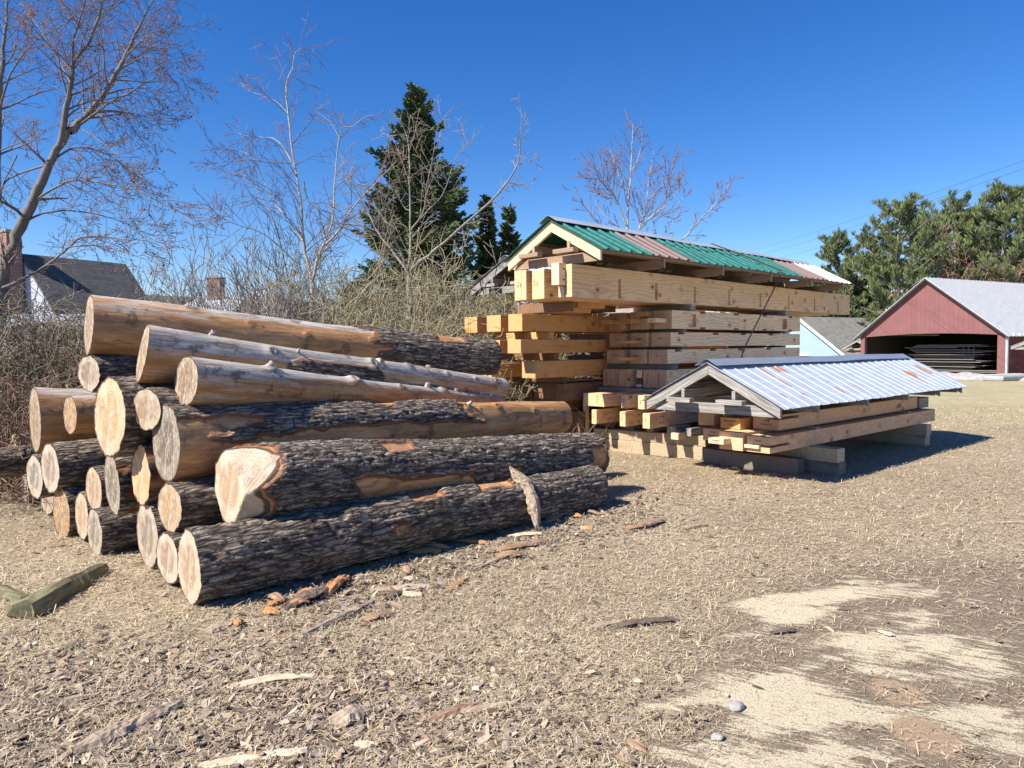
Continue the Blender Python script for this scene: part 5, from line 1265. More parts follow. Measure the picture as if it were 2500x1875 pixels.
nm2=['olive bush at the foot of the forked grey tree','olive bush right of the forked grey tree','lower olive bush above the far ends of the logs','olive bush under the half hidden grey lid','olive bush seen below the jutting orange timbers','tall back olive bush left under the spruce','tall back olive bush below the middle of the spruce','back olive bush below the right side of the spruce','back olive bush under the small conifers','back olive bush behind the grey lid','back olive bush seen through the gaps in the left timbers','farthest olive bush behind the tall stack','low front olive bush left of the forked tree trunk','low front olive bush right of the forked tree trunk']
for k,((px,d,s_),l) in enumerate(zip(spots2,nm2)):copy_tree(vo if k%2 else vp,place(px,d),k*1.9,(s_,s_,s_),l)
cfgK=dict(cfgO);cfgK['nch']=[10,6,2]
vl_=shrub_variant(5,2.6,26,cfgK,simple('dull_brown_twigs',(.19,.165,.115),.8,.4,1.2),.8,.9,'thicket_bush','tangled olive brown bush at the extreme left edge','bush',G3,place(10,9.6))
spots3=[(90,10.2,1.05),(170,11.0,1.0),(40,11.8,1.15),(240,12.3,.95),(310,12.9,.78),(130,12.6,1.1)]
nm3=['tangled olive brown bush below the leaning tree trunk','tangled olive brown bush left of the topmost log','back tangled bush in front of the white wall','tangled bush right behind the topmost log end','low tangled bush below the dark house roof edge','back tangled bush below the dark house roof']
for k,((px,d,s_),l) in enumerate(zip(spots3,nm3)):copy_tree(vl_,place(px,d),k*2.1+1,(s_,s_,s_),l)
vr_=shrub_variant(6,2.0,34,cfgR,M_bramble,.7,1.3,'bramble_bush','heap of arching reddish brown brambles at the left edge','brambles','brambles left of the pile',place(15,8.2))
for k,((px,d,s_),l) in enumerate(zip([(105,9.1,.9),(-60,8.9,1.1),(60,8.6,.62),(190,9.8,.8)],['reddish brambles right behind the flared grey log','reddish brambles half outside the left edge','low reddish brambles in front of the heap at the left edge','reddish brambles behind the small shaded log'])):copy_tree(vr_,place(px,d),k*1.7+.6,(s_,s_,s_),l)
# tall dry weeds under the bushes so that the thicket has a base
def weeds(N,seed):
    R=random.Random(seed);T=Tubes();
    for i in range(N):
        px=R.uniform(-150,1500);d=R.uniform(9.5,18);p=at(px,840,d);p[2]=float(terrain(p[0],p[1]))
        if p[1]<8.9 or (px>150 and d<11):continue
        L=R.uniform(.25,.9);a=R.random()*2*PI;dr=np.array([math.cos(a)*.5,math.sin(a)*.5,1.])
        T.add([p,p+dr*L*.5,p+dr*L*.8+np.array([math.cos(a)*.2*L,math.sin(a)*.2*L,0])],[.008,.006,.003],3)
    o=T.build('dry_weeds',M_straw);return o
o=weeds(9000,4);a=o.data.attributes.new('rv','FLOAT','POINT');a.data.foreach_set('value',np.repeat(np.clip(rng.normal(.4,.2,len(o.data.vertices)//9+1),0,.9),9)[:len(o.data.vertices)].astype(np.float32));tag(o,'dry weeds standing under the bushes','weeds',kind='stuff')
# conifers
def cards(P,D,L,W,rv,name,mat,parent,rg):
    n=len(P);D=D/(np.linalg.norm(D,axis=1,keepdims=True)+1e-9);r=rg.normal(size=(n,3));S=np.cross(D,r);S/=np.linalg.norm(S,axis=1,keepdims=True)+1e-9
    L=L[:,None];W=W[:,None]
    V=np.stack([P-S*W*.3,P+S*W*.3,P+D*L*.6+S*W*.5,P+D*L,P+D*L*.6-S*W*.5],1).reshape(-1,3);b=np.arange(n)[:,None]*5
    Fc=(b+np.arange(5)[None]);return mk(name,V,Fc,mat,parent,attrs={'rv':np.repeat(rv,5)})
def spruce(name,label,loc,Ht,base_r,seed,group=None,first=.06,lean=0,gap=.0,openness=.0,dens=1.,prof=1.0,mat=None,cardL=.2):
    rg=np.random.default_rng(seed);root=empty(name,loc=loc);tag(root,label,'conifer',group);T=Tubes()
    T.add([np.array([0,0,-.3]),np.array([0,0,Ht*.5]),np.array([lean*.5,0,Ht*.97])],[Ht*.014+.05,Ht*.009,.02],7)
    P=[];D=[];RV=[];z=Ht*first
    while z<Ht*.985:
        f=z/Ht;Rr=base_r*(1-f)**prof*(.8+.35*rg.random())+.12
        nb=int((5+6*(1-f))*dens)
        for k in range(nb):
            if rg.random()<openness:continue
            a=rg.random()*2*PI;L=Rr*(.55+.6*rg.random());zz=z+rg.normal()*.12
            n=6;pts=[];p=np.array([lean*f*.5,0,zz]);d=np.array([math.cos(a),math.sin(a),.12+.5*f-.15*(1-f)])
            for i in range(n+1):
                pts.append(p.copy());d=d+np.array([0,0,-.10+.055*i]);d/=np.linalg.norm(d);p=p+d*L/n
            T.add(pts[::2],[.03*(1-f)+.012,.016,.005,.004][:len(pts[::2])],3)
            m=int(26*L*dens+8);t=rg.random(m)**.7;i=np.minimum((t*n).astype(int),n-1);fr=t*n-i
            pa=np.array(pts);q=pa[i]*(1-fr[:,None])+pa[i+1]*fr[:,None]
            dx=pa[i+1]-pa[i];dx/=np.linalg.norm(dx,axis=1,keepdims=True);side=np.cross(dx,[0,0,1.]);sg=np.where(rg.random(m)<.5,-1,1)[:,None]
            tw=L*.38*(1-t*.75)
            for rep_ in range(3):
                ds=dx*.6+side*sg*(.9*rg.random((m,1)))+np.array([0,0,1.])*rg.normal(-.12,.25,(m,1))
                off=side*sg*(tw*rg.random(m))[:,None]+np.array([0,0,-1.])*(tw*.35*rg.random(m))[:,None]
                P.append(q+off);D.append(ds);RV.append(np.clip(rg.random(m)*.75+.15*(k%3)*.6,0,1))
        z+=Ht*.016*(1.15-.4*f)
    P=np.concatenate(P);D=np.concatenate(D);RV=np.concatenate(RV);n=len(P)
    T.build('trunk',M_trunkdk,root);cards(P,D,cardL*(.6+.8*rg.random(n)),.35*cardL*(.6+.8*rg.random(n)),RV,'crown',mat or M_needle,root,rg)
    return root
def pt(px,d,zoff=0):
    p=at(px,840,d);return (p[0],p[1],float(terrain(p[0],p[1]))+zoff)
spruce('spruce_tree','tall dark pointed spruce behind the forked grey tree',pt(1025,30),12.6,4.5,1,prof=.9,dens=1.05,openness=.08)
GC='small dark conifers right of the big spruce'
spruce('spruce_tree','small dark conifer just right of the big spruce',pt(1190,33),8.6,1.6,2,GC,openness=.12,prof=.95,dens=.8,cardL=.24)
spruce('spruce_tree','small open branched conifer farther right beside the grey lid',pt(1245,34),8.4,1.4,3,GC,openness=.3,prof=1.0,dens=.7,cardL=.24)
spruce('spruce_tree','low dark conifer at the left foot of the big spruce',pt(880,31),4.6,1.8,4,GC,openness=.2,prof=.6,dens=.7)
def pine(seed,Ht,Rc,label,loc,group,first=.25):
    rg=np.random.default_rng(seed);root=empty('pine_tree',loc=loc);tag(root,label,'pine tree',group);T=Tubes()
    bend=rg.normal()*.5;tr=lambda z:np.array([bend*(z/Ht)**2+.15*math.sin(z*.8+seed),.2*math.sin(z*.5+seed*2),z])
    zs=np.linspace(-.3,Ht*.97,9);T.add([tr(z) for z in zs],list(np.linspace(.24,.05,9)),7)
    P=[];D=[];RV=[]
    z=Ht*first
    while z<Ht:
        f=(z/Ht-first)/(1-first);prof=(math.sin(PI*min(1,(f*.82+.16)))**.7)
        for k in range(rg.integers(3,6)):
            a=rg.random()*2*PI;L=Rc*prof*(.45+.75*rg.random())+.3;p=tr(z);d=np.array([math.cos(a),math.sin(a),.15+.5*f]);pts=[p]
            for i in range(5):
                d=d+np.array([rg.normal()*.15,rg.normal()*.15,.06]);d/=np.linalg.norm(d);p=p+d*L/5;pts.append(p.copy())
            T.add(pts,[.06,.05,.04,.03,.02,.012],4)
            nt=int(3+L*3.2)
            for j in range(nt):
                t=.3+.7*rg.random();i=min(4,int(t*5));q=pts[i]+(pts[i+1]-pts[i])*(t*5-i)
                sd=np.array([rg.normal()*.7,rg.normal()*.7,.5+rg.random()*1.1]);sd/=np.linalg.norm(sd);ln=.25+.55*rg.random();e=q+sd*ln
                T.add([q,(q+e)/2,e],[.018,.013,.008],3)
                m=22;v=rg.normal(size=(m,3));v/=np.linalg.norm(v,axis=1,keepdims=True);v=v+sd*.9
                s_=rg.random(m)[:,None]
                P.append(e-sd*ln*.6*s_+v*.05);D.append(v*.6+np.array([0,0,.55]));RV.append(np.clip(rg.normal(.5,.22,m),0,1))
        z+=Ht*.035
    P=np.concatenate(P);D=np.concatenate(D);RV=np.concatenate(RV);n=len(P)
    T.build('trunk',M_trunk,root);cards(P,D,.30+.2*rg.random(n),.04+.03*rg.random(n),RV,'crown',M_pineneedle,root,rg);return root
GP='pine trees behind the barn'
def pz(px,d,topy):  # height that reaches photo row topy
    p=at(px,topy,d);g=float(terrain(p[0],p[1]));return p[2]-g
pines=[(2040,70,590,3.3,1,'rounded pine leftmost of the row, beyond the end of the grooved beam'),(2190,60,515,4.2,2,'broad pine rising left of the barn peak'),(2105,73,640,3.4,3,'low pine filling the gap above the grey shingled roof'),
 (2335,64,505,3.6,4,'pointed pine above the barn ridge'),(2450,60,475,4.2,5,'tallest pine near the right edge'),(2560,62,470,4.2,6,'pine cut off by the right edge'),(2260,74,560,3.6,7,'far pine filling in above the barn peak'),(2400,76,540,4.,8,'far pine filling in above the barn roof'),(2010,70,700,3.4,9,'low far pine behind the grooved beam end'),(2120,71,735,3.0,10,'low spreading pine just above the grey shingled roof'),(2500,72,560,4.,12,'far pine filling in at the right edge')]
for (px,d,ty,rc,sd,lb) in pines:
    pine(sd,pz(px,d,ty),rc,lb,pt(px,d),GP,first=.12 if sd in(3,7,8,9,10,12) else .2)
M_rust=simple('rust_brown_twigs',(.26,.17,.125),.85,.3,1)
cfgW=dict(n=[7,6,5,4],wob=.16,trop=[.0,.03,.02,0],rmin=.016,k=[4,3,3],nch=[9,7,5],max=3,ang=(25,65),ratio=(.4,.65),budlvl=9,r0=.12,t0=.2)
vb_=shrub_variant(21,6.6,9,cfgW,M_rust,.6,.9,'bare_tree','rust brown leafless tree above the barn roof','bare tree','leafless trees behind the barn',pt(2400,62));vb_.scale=(1.5,1.5,1.8)
copy_tree(vb_,pt(2490,63),2.,(1.6,1.6,1.9),'rust brown leafless tree nearest the right edge above the barn roof')
copy_tree(vb_,pt(2300,64),4.,(1.3,1.3,1.5),'smaller rust brown leafless tree by the barn peak')
vf=copy_tree(vb_,pt(1832,70),1.,(.9,.9,1.2),'distant bare tree top just showing over the green lid')
# far wood that closes the view between the nearer trees
def farwood():
    rg=np.random.default_rng(5);n=26000;ang=rg.uniform(-.75,.62,n);d=rg.uniform(85,125,n);x=np.sin(ang)*d;y=np.cos(ang)*d
    h=(3.4+3.2*fbm(ang*14,0*ang,0*ang+3,3))*(.5+.5*(rg.random(n)));base=terrain(x,y)
    z=base+h*rg.random(n)**.6*1.0
    P=np.stack([x,y,z],-1);D=rg.normal(size=(n,3));D[:,2]=np.abs(D[:,2])+.4
    return cards(P,D,.8+.8*rg.random(n),.45+.4*rg.random(n),np.clip(rg.normal(.45,.25,n),0,1),'distant_wood',M_pineneedle,None,rg)
tag(farwood(),'distant wood closing the horizon','wood',kind='stuff')
# ------------------------------------------------------------------ buildings
def clap(name,col,pitch,axis=2,groove=.25,var=.12):
    m,nt,b=newmat(name);t=NT(nt);co=t.coord();x,y,z=t.sep(co);v=(x,y,z)[axis]
    fr=t.math('FRACT',t.math('DIVIDE',v,pitch));line=t.ramp(fr,[(0,1.),(.08,0.)])
    n=t.noise(co,1.3,5,.65);n2=t.noise(t.mapping(co,(7,7,.6) if axis!=2 else (.6,.6,7)),2,4,.6)
    c=t.mix(t.ramp(n,[(.3,0.),(.7,1.)]),tuple(q*(1-var) for q in col),tuple(min(1,q*(1+var)) for q in col))
    c=t.mix(t.ramp(n2,[(.55,0.),(.75,.25)]),c,tuple(min(1,q*1.3+.03) for q in col))
    c=t.mix(t.math('MULTIPLY',line,groove*2),c,tuple(q*.35 for q in col))
    t.l(c,b.inputs[0]);b.inputs['Roughness'].default_value=.75
    t.l(t.bump(t.math('SUBTRACT',1.,line),.5,.02),b.inputs['Normal']);return m
def shingle(name,c1,c2,scale=4):
    m,nt,b=newmat(name);t=NT(nt);co=t.coord()
    br=t.n('ShaderNodeTexBrick');br.inputs['Scale'].default_value=scale;br.inputs['Mortar Size'].default_value=.02;br.inputs['Color1'].default_value=(*c1,1);br.inputs['Color2'].default_value=(*c2,1);br.inputs['Mortar'].default_value=(*[q*.4 for q in c1],1)
    br.inputs['Brick Width'].default_value=.9;br.inputs['Row Height'].default_value=.45;t.l(co,br.inputs[0])
    c=t.mix(t.ramp(t.noise(co,2.2,6,.7),[(.35,0.),(.65,.7)]),br.outputs[0],tuple(q*1.5 for q in c2))
    c=t.mix(t.ramp(t.noise(co,22,4,.7),[(.4,.4),(.55,0.)]),c,tuple(q*.5 for q in c1))
    t.l(c,b.inputs[0]);b.inputs['Roughness'].default_value=.9;return m
def brick(name):
    m,nt,b=newmat(name);t=NT(nt);co=t.coord();mp=t.mapping(co,(1,1,1))
    cx=t.n('ShaderNodeCombineXYZ');x,y,z=t.sep(co);t.l(t.math('ADD',x,y),cx.inputs[0]);t.l(z,cx.inputs[1])
    br=t.n('ShaderNodeTexBrick');br.inputs['Scale'].default_value=4.4;br.inputs['Color1'].default_value=(.15,.06,.042,1);br.inputs['Color2'].default_value=(.24,.11,.08,1);br.inputs['Mortar'].default_value=(.38,.35,.31,1);br.inputs['Mortar Size'].default_value=.025
    t.l(cx.outputs[0],br.inputs[0]);t.l(br.outputs[0],b.inputs[0]);b.inputs['Roughness'].default_value=.9;return m
M_red=clap('barn_red_boards',(.195,.082,.086),.30,1,.34)
M_redpost=simple('barn_red_paint',(.20,.085,.088),.8,.12,3)
M_redsh=shingle('red_asphalt_siding',(.16,.035,.03),(.21,.05,.045),3.)
M_blue=clap('blue_grey_siding',(.27,.38,.52),.2,1,.16,.06)
M_asph=shingle('grey_green_shingles',(.13,.135,.125),(.19,.195,.18),3.2)
M_asphd=shingle('dark_shingles',(.055,.057,.06),(.09,.09,.092),3.2)
M_trim=simple('white_trim',(.78,.78,.76),.6,.06,4)
M_wallw=clap('white_blue_clapboard',(.36,.41,.50),.14,2,.15,.05)
M_brick=brick('chimney_brick')
M_barnroof=metal('barn_roof_sheet',(.44,.46,.48),.5,.1,chalk=.2)
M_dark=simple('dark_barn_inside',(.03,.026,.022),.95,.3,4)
M_glass=simple('dark_window_glass',(.03,.035,.04),.15,.1,2)
M_conc=simple('rough_grey_stone_heap',(.33,.33,.34),.95,.4,3,bump=.8)
def tri_prism(name,pts,d,mat,parent,nrm):
    "polygon pts (3d) extruded by vector d"
    n=len(pts);V=[Vector(p) for p in pts]+[Vector(p)+Vector(d) for p in pts]
    f=[tuple(range(n)),tuple(range(2*n-1,n-1,-1))]+[(i,(i+1)%n,n+(i+1)%n,n+i) for i in range(n)]
    o=mk(name,V,f,mat,parent);clean(o);return o
# barn: local x = into the depth (ridge), y = left along the gable
bR=at(2455,812,42.);bL=at(2102,821,50.2)
gdir=Vector((bL[0]-bR[0],bL[1]-bR[1],0));Wb=gdir.length;gdir.normalize();rdir=Vector((gdir.y,-gdir.x,0))
if rdir.x<0:rdir=-rdir
zg=float(terrain(bR[0],bR[1]))-.1
bm_=Matrix((rdir,gdir,Vector((0,0,1)))).transposed().to_4x4();bm_.translation=Vector((bR[0],bR[1],zg))
barn=empty('barn',mw=bm_);tag(barn,'faded red open fronted barn with a grey metal roof','barn')
ze=2.2-zg;zp=5.75-zg;Lb=26.
zo=lambda y:ze-.12+.18*math.sin(PI*y/Wb)
nseg=14;ys=[Wb*i/nseg for i in range(nseg+1)]
pts=[(0,y,zo(y)+.0) for y in ys]+[(0,Wb,ze),(0,Wb/2,zp),(0,0,ze)]
tri_prism('gable_wall',pts,(.08,0,0),M_red,barn,None)
part(barn,'corner_post',-.02,.2,0.,.42,0.35,ze-.13,M_redpost,0);part(barn,'post_footing',-.03,.22,-.02,.40,-.3,.348,M_conc,0)
part(barn,'corner_post',-.02,.2,Wb-.3,Wb,0,ze-.13,M_redpost,0)
part(barn,'side_wall',.1,Lb,-.0,.12,.4,ze,M_redsh,0)
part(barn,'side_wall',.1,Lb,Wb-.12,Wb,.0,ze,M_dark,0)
part(barn,'downpipe',-.06,.06,-.16,-.04,.3,ze-.05,M_zinc,0)
part(barn,'foundation',.12,Lb,-.02,.10,-.3,.398,M_conc,0)
b=MB()
ww=[(1.2,2.1,1.25,2.05),(4.9,5.6,1.75,2.0)]
# back wall with window openings
yb=[0.12,Wb-.12];us=sorted({.12,Wb-.12,Wb-2.7,Wb-1.9,Wb-5.2,Wb-4.5});zs=[0,1.15,1.75,2.05,ze+2.]
for i in range(len(us)-1):
    for j in range(len(zs)-1):
        yc=(us[i]+us[i+1])/2;zc=(zs[j]+zs[j+1])/2
        if Wb-2.7<yc<Wb-1.9 and 1.15<zc<2.05:continue
        if Wb-5.2<yc<Wb-4.5 and 1.75<zc<2.05:continue
        b.box(9.,9.12,us[i],us[i+1],zs[j],zs[j+1])
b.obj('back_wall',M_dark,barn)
for (y0,y1,z0,z1) in((Wb-2.7,Wb-1.9,1.15,2.05),(Wb-5.2,Wb-4.5,1.75,2.05)):
    b=MB();b.box(8.98,9.0,y0,y0+.06,z0,z1);b.box(8.98,9.0,y1-.06,y1,z0,z1);b.box(8.98,9.0,y0+.06,y1-.06,z1-.06,z1);b.box(8.98,9.0,y0+.06,y1-.06,z0,z0+.06);b.box(8.985,9.0,(y0+y1)/2-.02,(y0+y1)/2+.02,z0+.06,z1-.06);b.obj('window_frame',M_trim,barn)
hw=Wb/2;
for side in(0,1):
    ov=.35;y0=-ov if side==0 else Wb+ov;zlo=ze-ov*(zp-ze)/hw
    prof=[];n=130;V=[];x=0
    xs_=[-.3+(Lb+.3)*i/(n) for i in range(n+1)]
    for i,x in enumerate(xs_):
        h=.03 if i%2 else 0
        V+=[(x,y0,zlo+.05+h),(x,Wb/2,zp+.05+h)]
    f=[(2*i,2*i+2,2*i+3,2*i+1) for i in range(n)]
    o=mk('roof_slope',V,f,M_barnroof,barn);sm=o.modifiers.new('s','SOLIDIFY');sm.thickness=.04;sm.offset=-1
    a=Vector((-.28,y0,zlo-.12));c=Vector((-.28,Wb/2,zp-.12))
    V=[(-.29,y0,zlo-.1),(-.29,Wb/2,zp-.1),(-.29,Wb/2,zp+.02),(-.29,y0,zlo+.02)]
    tri_prism('barge_board',V,(.05,0,0),M_black,barn,None)
for k in range(18):
    part(barn,'rafter_tail',.4+k*.62,.48+k*.62,-.30,-.002,ze-.20,ze-.05,M_trim if k<6 else M_grey,0)
# lumber pile inside the barn: boards of uneven length
def boards_in_barn():
    R=random.Random(4);first=None
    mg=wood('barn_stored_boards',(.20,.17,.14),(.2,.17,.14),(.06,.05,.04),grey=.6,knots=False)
    k=0;z=.12
    while z<2.25:
        h=.035
        L0=.45+R.random()*2.4+(.8 if z>1.6 else 0);
        b=MB();b.box(0,.9,L0,Wb-R.uniform(1.9,3.4),0,h);
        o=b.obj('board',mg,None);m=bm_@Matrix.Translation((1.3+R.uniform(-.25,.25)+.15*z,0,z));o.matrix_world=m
        k+=1
        names=['lowest','second','third','fourth','fifth','sixth','seventh','eighth','ninth','tenth','eleventh','twelfth','thirteenth','fourteenth','fifteenth','sixteenth','seventeenth','eighteenth','nineteenth','twentieth','twenty-first','twenty-second','twenty-third','twenty-fourth','twenty-fifth','twenty-sixth','twenty-seventh','twenty-eighth','twenty-ninth','thirtieth']
        tag(o,'%s board layer from the bottom of the lumber pile inside the barn'%names[min(k-1,29)],'board','boards piled inside the barn')
        z+=h+(.05 if k%3 else .10)
boards_in_barn()
# stone heap / rubble edging before the barn
def heap():
    r=np.random.default_rng(3);a=np.array(bR[:2])+np.array([-0.5,-5.2]);V=[];
    d=np.array([gdir.x,gdir.y]);n=60;m=8;L=9.5
    for i in range(n+1):
        for j in range(m+1):
            s=(i/n)*L*1.6-4.5;w_=(j/m-.5)*2.6;p=a+d*s*.9+np.array([rdir.x,rdir.y])*(w_+2.2)
            h=.36*max(0,1-(2*abs(j/m-.5))**2)*(.6+.8*float(vn(i*.4,j*.7,1)))*min(1,i/4,(n-i)/4)
            V.append((p[0],p[1],float(terrain(p[0],p[1]))-.02+h))
    f=[(i*(m+1)+j,(i+1)*(m+1)+j,(i+1)*(m+1)+j+1,i*(m+1)+j+1) for i in range(n) for j in range(m)]
    o=mk('gravel_bank',V,f,M_conc,None,True);tag(o,kind='structure')
heap()
# covered pile and red boards at the far right edge
D_=Frame(*(at(2478,870,36.)[:2]),4400)
lid(D_,0,5.,2.6,-.2,1.42+.0,2.0,'small grey lid over a pile at the right edge beside the barn',[0,2,4.8],None,M_grey,[(-.03,5.,M_white,.0)],M_white,pitch=.25,rh=.14,seed=12,blocks=False)
for k,(z0,z1,m,l) in enumerate(((.95,1.08,M_pale,'pale timber right under the small lid at the right edge'),(.18,.34,M_redpost,'red painted timber low in the pile at the right edge'),(-.12,.08,M_redpost,'lowest red painted timber in the pile at the right edge'),(.42,.55,M_pale,'pale timber above the red ones at the right edge'))):
    timber(D_,.3,5,.4,2.,z0,z1,l,m,'timbers in the covered pile at the right edge',bevel=0)
timber(D_,.6,.8,.5,1.8,-.55,-.125,'crib under the covered pile at the right edge',M_darkw,None,name='crib_block',cat='timber block',bevel=0)
timber(D_,.8,1.0,.6,1.8,.56,.94,'spacer crib in the covered pile at the right edge',M_darkw,None,name='crib_block',cat='timber block',bevel=0)
timber(D_,.7,.9,.6,1.8,1.085,1.27,'grey crib between the pale timber and the small lid',M_darkw,None,name='crib_block',cat='timber block',bevel=0)
pp=at(2470,935,39.)
mossy_=MB();mossy_.box(0,4.5,0,1.1,0,.28);o=mossy_.obj('tarpaulin',simple('pale_tarp',(.30,.33,.34),.5,.3,2,bump=.8),None,bevel=.08);o.matrix_world=Matrix.Translation((pp[0]-.6,pp[1]-.2,float(terrain(pp[0],pp[1]))))@Matrix.Rotation(math.atan2(rdir.y,rdir.x),4,'Z');tag(o,'pale grey tarpaulin bundle lying beside the barn footing','tarpaulin')
# blue grey building with shingled roof
pk_=at(1954,778,60.);gd=Vector((.48,-.877,0)).normalized();rd=Vector((.877,.48,0)).normalized()
zg2=float(terrain(pk_[0],pk_[1]));bm2=Matrix((rd,-gd,Vector((0,0,1)))).transposed().to_4x4();bm2.translation=Vector((pk_[0],pk_[1],zg2))
gb=empty('garage',mw=bm2);tag(gb,'low blue grey garage with a mossy grey shingled roof left of the barn','garage')
zpk=pk_[2]-zg2;hwid=4.5;drop=3.2
tri_prism('wall',[(0,hwid,0),(0,-hwid,0),(0,-hwid,zpk-drop),(0,0,zpk),(0,hwid,zpk-drop)],(11,0,0),M_blue,gb,None)
for sg in(1,-1):
    tri_prism('roof',[(-.25,sg*(hwid+.3),zpk-drop*(1+.3/hwid)+.05),(-.25,0,zpk+.06),(11.3,0,zpk+.06),(11.3,sg*(hwid+.3),zpk-drop*(1+.3/hwid)+.05)],(0,0,.10),M_asph,gb,None)
    tri_prism('rake_trim',[(-.29,sg*(hwid+.3),zpk-drop*(1+.3/hwid)-.1),(-.29,0,zpk-.12),(-.29,0,zpk+.13),(-.29,sg*(hwid+.3),zpk-drop*(1+.3/hwid)+.15)],(.04,0,0),M_trim,gb,None)
part(gb,'door_lintel',-.05,.0,-.95,1.9,zpk-3.08,zpk-2.93,M_trim,0);part(gb,'door_opening',-.02,.0,-.9,1.8,.05,zpk-3.085,M_dark,0)
q=at(2093,850,52);E_=Frame(q[0],q[1],3300)
lid(E_,0,3,1.0,-1.1,1.35,1.95,'tiny distant grey lid between the shingled roof and the barn post',[0,2.9],None,M_grey,[(-.03,3.,M_roofgrey,.0)],M_roofgrey,pitch=.25,rh=.14,seed=15,blocks=True)
timber(E_,.2,2.9,-.8,.8,-.6,1.18,'block of stored timber under the tiny distant lid',M_darkw,None,name='timber',bevel=0)
# left house
h1_=at(51,627,28.);h2_=at(299,650,31.5);rdh=Vector((h2_[0]-h1_[0],h2_[1]-h1_[1],0));Lh=rdh.length;rdh.normalize();gdh=Vector((rdh.y,-rdh.x,0))
zgh=0.;mh=Matrix((rdh,-gdh,Vector((0,0,1)))).transposed().to_4x4();mh.translation=Vector((h1_[0],h1_[1],0))
house=empty('house',mw=mh);tag(house,'pale blue white house with a steep dark roof behind the left thicket','house')
zr_=(h1_[2]+h2_[2])/2;hw_=3.3;dr=3.4
tri_prism('wall',[(0,hw_,-.2),(0,-hw_,-.2),(0,-hw_,zr_-dr),(0,0,zr_-.05),(0,hw_,zr_-dr)],(Lh,0,0),M_wallw,house,None)
for sg in(1,-1):tri_prism('roof',[(-.02,sg*(hw_+.25),zr_-dr*(1+.25/hw_)+.03),(-.02,0,zr_),(Lh+.15,0,zr_),(Lh+.15,sg*(hw_+.25),zr_-dr*(1+.25/hw_)+.03)],(0,0,.12),M_asphd,house,None)
ch=part(house,'chimney',-.62,-.1,-.3,.3,0,zr_+.85,M_brick,0);part(ch,'chimney_cap',-.66,-.06,-.34,.34,zr_+.853,zr_+.95,M_conc,0)
def window(par,mwp,w_,h_,face):
    pass
# front wall windows: wall faces local -y
def win(par,x,z,w_,h_,y):
    f=MB();f.box(x-w_/2,x+w_/2,y-.04,y,z,z+.06);f.box(x-w_/2,x+w_/2,y-.04,y,z+h_-.06,z+h_);f.box(x-w_/2,x-w_/2+.06,y-.04,y,z+.06,z+h_-.06);f.box(x+w_/2-.06,x+w_/2,y-.04,y,z+.06,z+h_-.06);f.box(x-w_/2+.06,x+w_/2-.06,y-.03,y,z+h_/2-.02,z+h_/2+.02)
    fo=f.obj('window_frame',M_trim,par);part(fo,'pane',x-w_/2+.06,x+w_/2-.06,y-.015,y-.005,z+.06,z+h_-.06,M_glass,0)
# wing in front left with white wall and a dark window
q1=at(-120,700,24.5);wing=empty('house_wing',loc=(q1[0],q1[1],0),rz=.12);tag(wing,'white clapboard wing with a dark window seen through the left thicket','house wing')
tri_prism('wall',[(0,0,-.2),(5.2,0,-.2),(5.2,0,2.48),(0,0,2.48)],(0,3.,0),M_wallw,wing,None)
tri_prism('roof',[(-.2,-.2,2.5),(5.3,-.2,2.5),(5.3,2.2,2.95),(-.2,2.2,2.95)],(0,0,.1),simple('pale_blue_metal_roof',(.30,.34,.42),.5,.1,3),wing,None)
win(wing,2.1,.9+.7,.5,.75,-.003);win(wing,3.9,1.6,.5,.75,-.003)
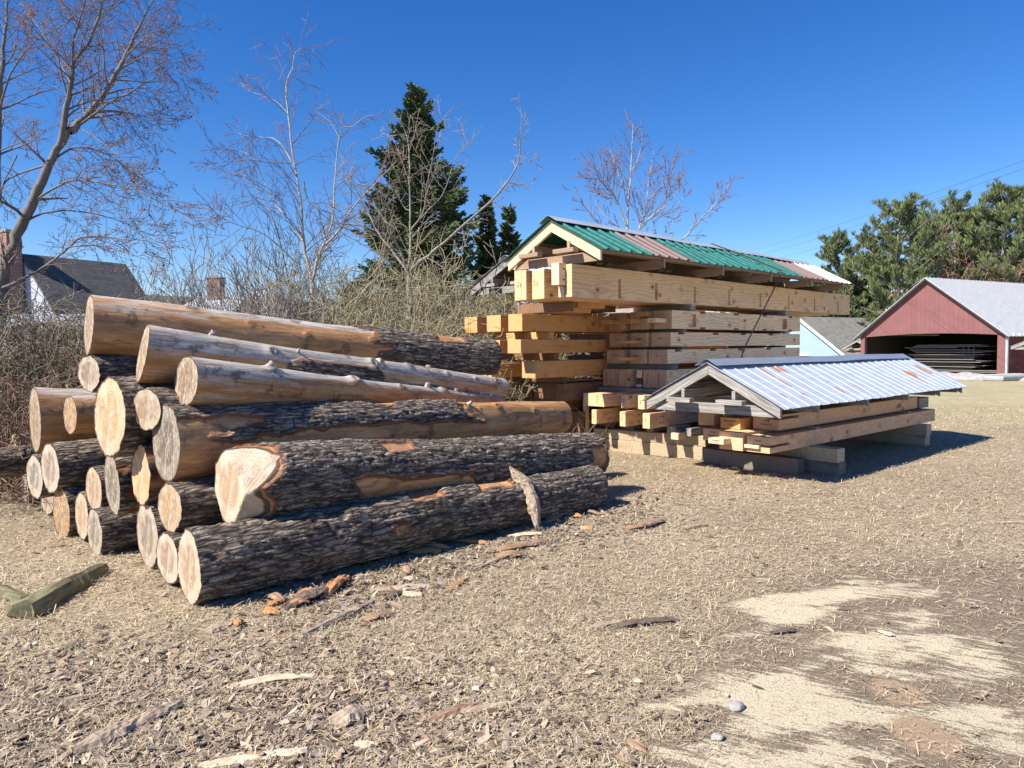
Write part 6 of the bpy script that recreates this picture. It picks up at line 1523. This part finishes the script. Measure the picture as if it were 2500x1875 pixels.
# low dark roof with lone chimney
l1=at(330,722,33.);l2=at(600,765,33.);low=empty('low_house',loc=(l1[0],l1[1],0));tag(low,'low dark roofed house with a brick chimney behind the log pile','house')
Lx=l2[0]-l1[0];zl=l1[2]
tri_prism('wall',[(0,-2.2,-.2),(0,2.2,-.2),(0,2.2,zl-1.3),(0,0,zl-.1),(0,-2.2,zl-1.3)],(Lx,0,0),M_wallw,low,None)
for sg in(1,-1):tri_prism('roof',[(-.3,sg*2.5,zl-1.45),(-.3,0,zl),(Lx+.3,0,zl-.35),(Lx+.3,sg*2.5,zl-1.8)],(0,0,.1),M_asphd,low,None)
cx=at(511,700,33.)[0]-l1[0];cx2=at(543,700,33.)[0]-l1[0];ct=at(527,680,33.)[2]
ch=part(low,'chimney',cx,cx2,-.3,.3,zl-1.,ct,M_brick,0);part(ch,'chimney_cap',cx-.04,cx2+.04,-.34,.34,ct+.003,ct+.07,M_conc,0)
# pale metal roofed shed
s1_=at(545,770,38.);s2_=at(720,770,38.);zt=at(625,705,38.)[2];shed=empty('shed',loc=(s1_[0],s1_[1],0));tag(shed,'pale grey rounded roof shed glimpsed behind the grey bushes','shed')
Ls=s2_[0]-s1_[0];ar=[(Ls*(.5-.5*math.cos(PI*i/12)),0,1.8+(zt-1.8)*math.sin(PI*i/12)) for i in range(13)]
tri_prism('roof',[(0,0,1.79)]+ar[1:-1]+[(Ls,0,1.79)],(0,6,0),simple('pale_shed_roof',(.52,.54,.56),.6,.06,2),shed,None)
tri_prism('wall',[(.1,.05,-.2),(Ls-.1,.05,-.2),(Ls-.1,.05,1.785),(.1,.05,1.785)],(0,5.9,0),M_wallw,shed,None)
# overhead wires
M_wire=simple('wire_black',(.05,.05,.055),.6,0)
PW=lambda x,y:(1900+x/2.765,400+y/2.765)
wires=[((0,545),(1620,0),62,30,'highest overhead wire crossing the sky at the right'),((0,590),(1659,40),62,30,'second overhead wire from the top at the right'),((60,630),(1659,165),62,30,'third overhead wire, passing in front of the pine tops'),((300,715),(1659,430),52,26,'lowest overhead wire in front of the pines')]
for (a,b_,da,db,l) in wires:
    p=Vector(at(*PW(*a),da));q=Vector(at(*PW(*b_),db));e=q+(q-p)*.5;s0=p-(q-p)*.35;pts=[]
    for i in range(25):
        t=i/24;v=s0*(1-t)+e*t;v.z-=1.2*4*t*(1-t)*.35-.38;pts.append(v)
    tube_obj('overhead_wire',pts,.0065,M_wire,l,'overhead wire','overhead wires at the right',k=4)
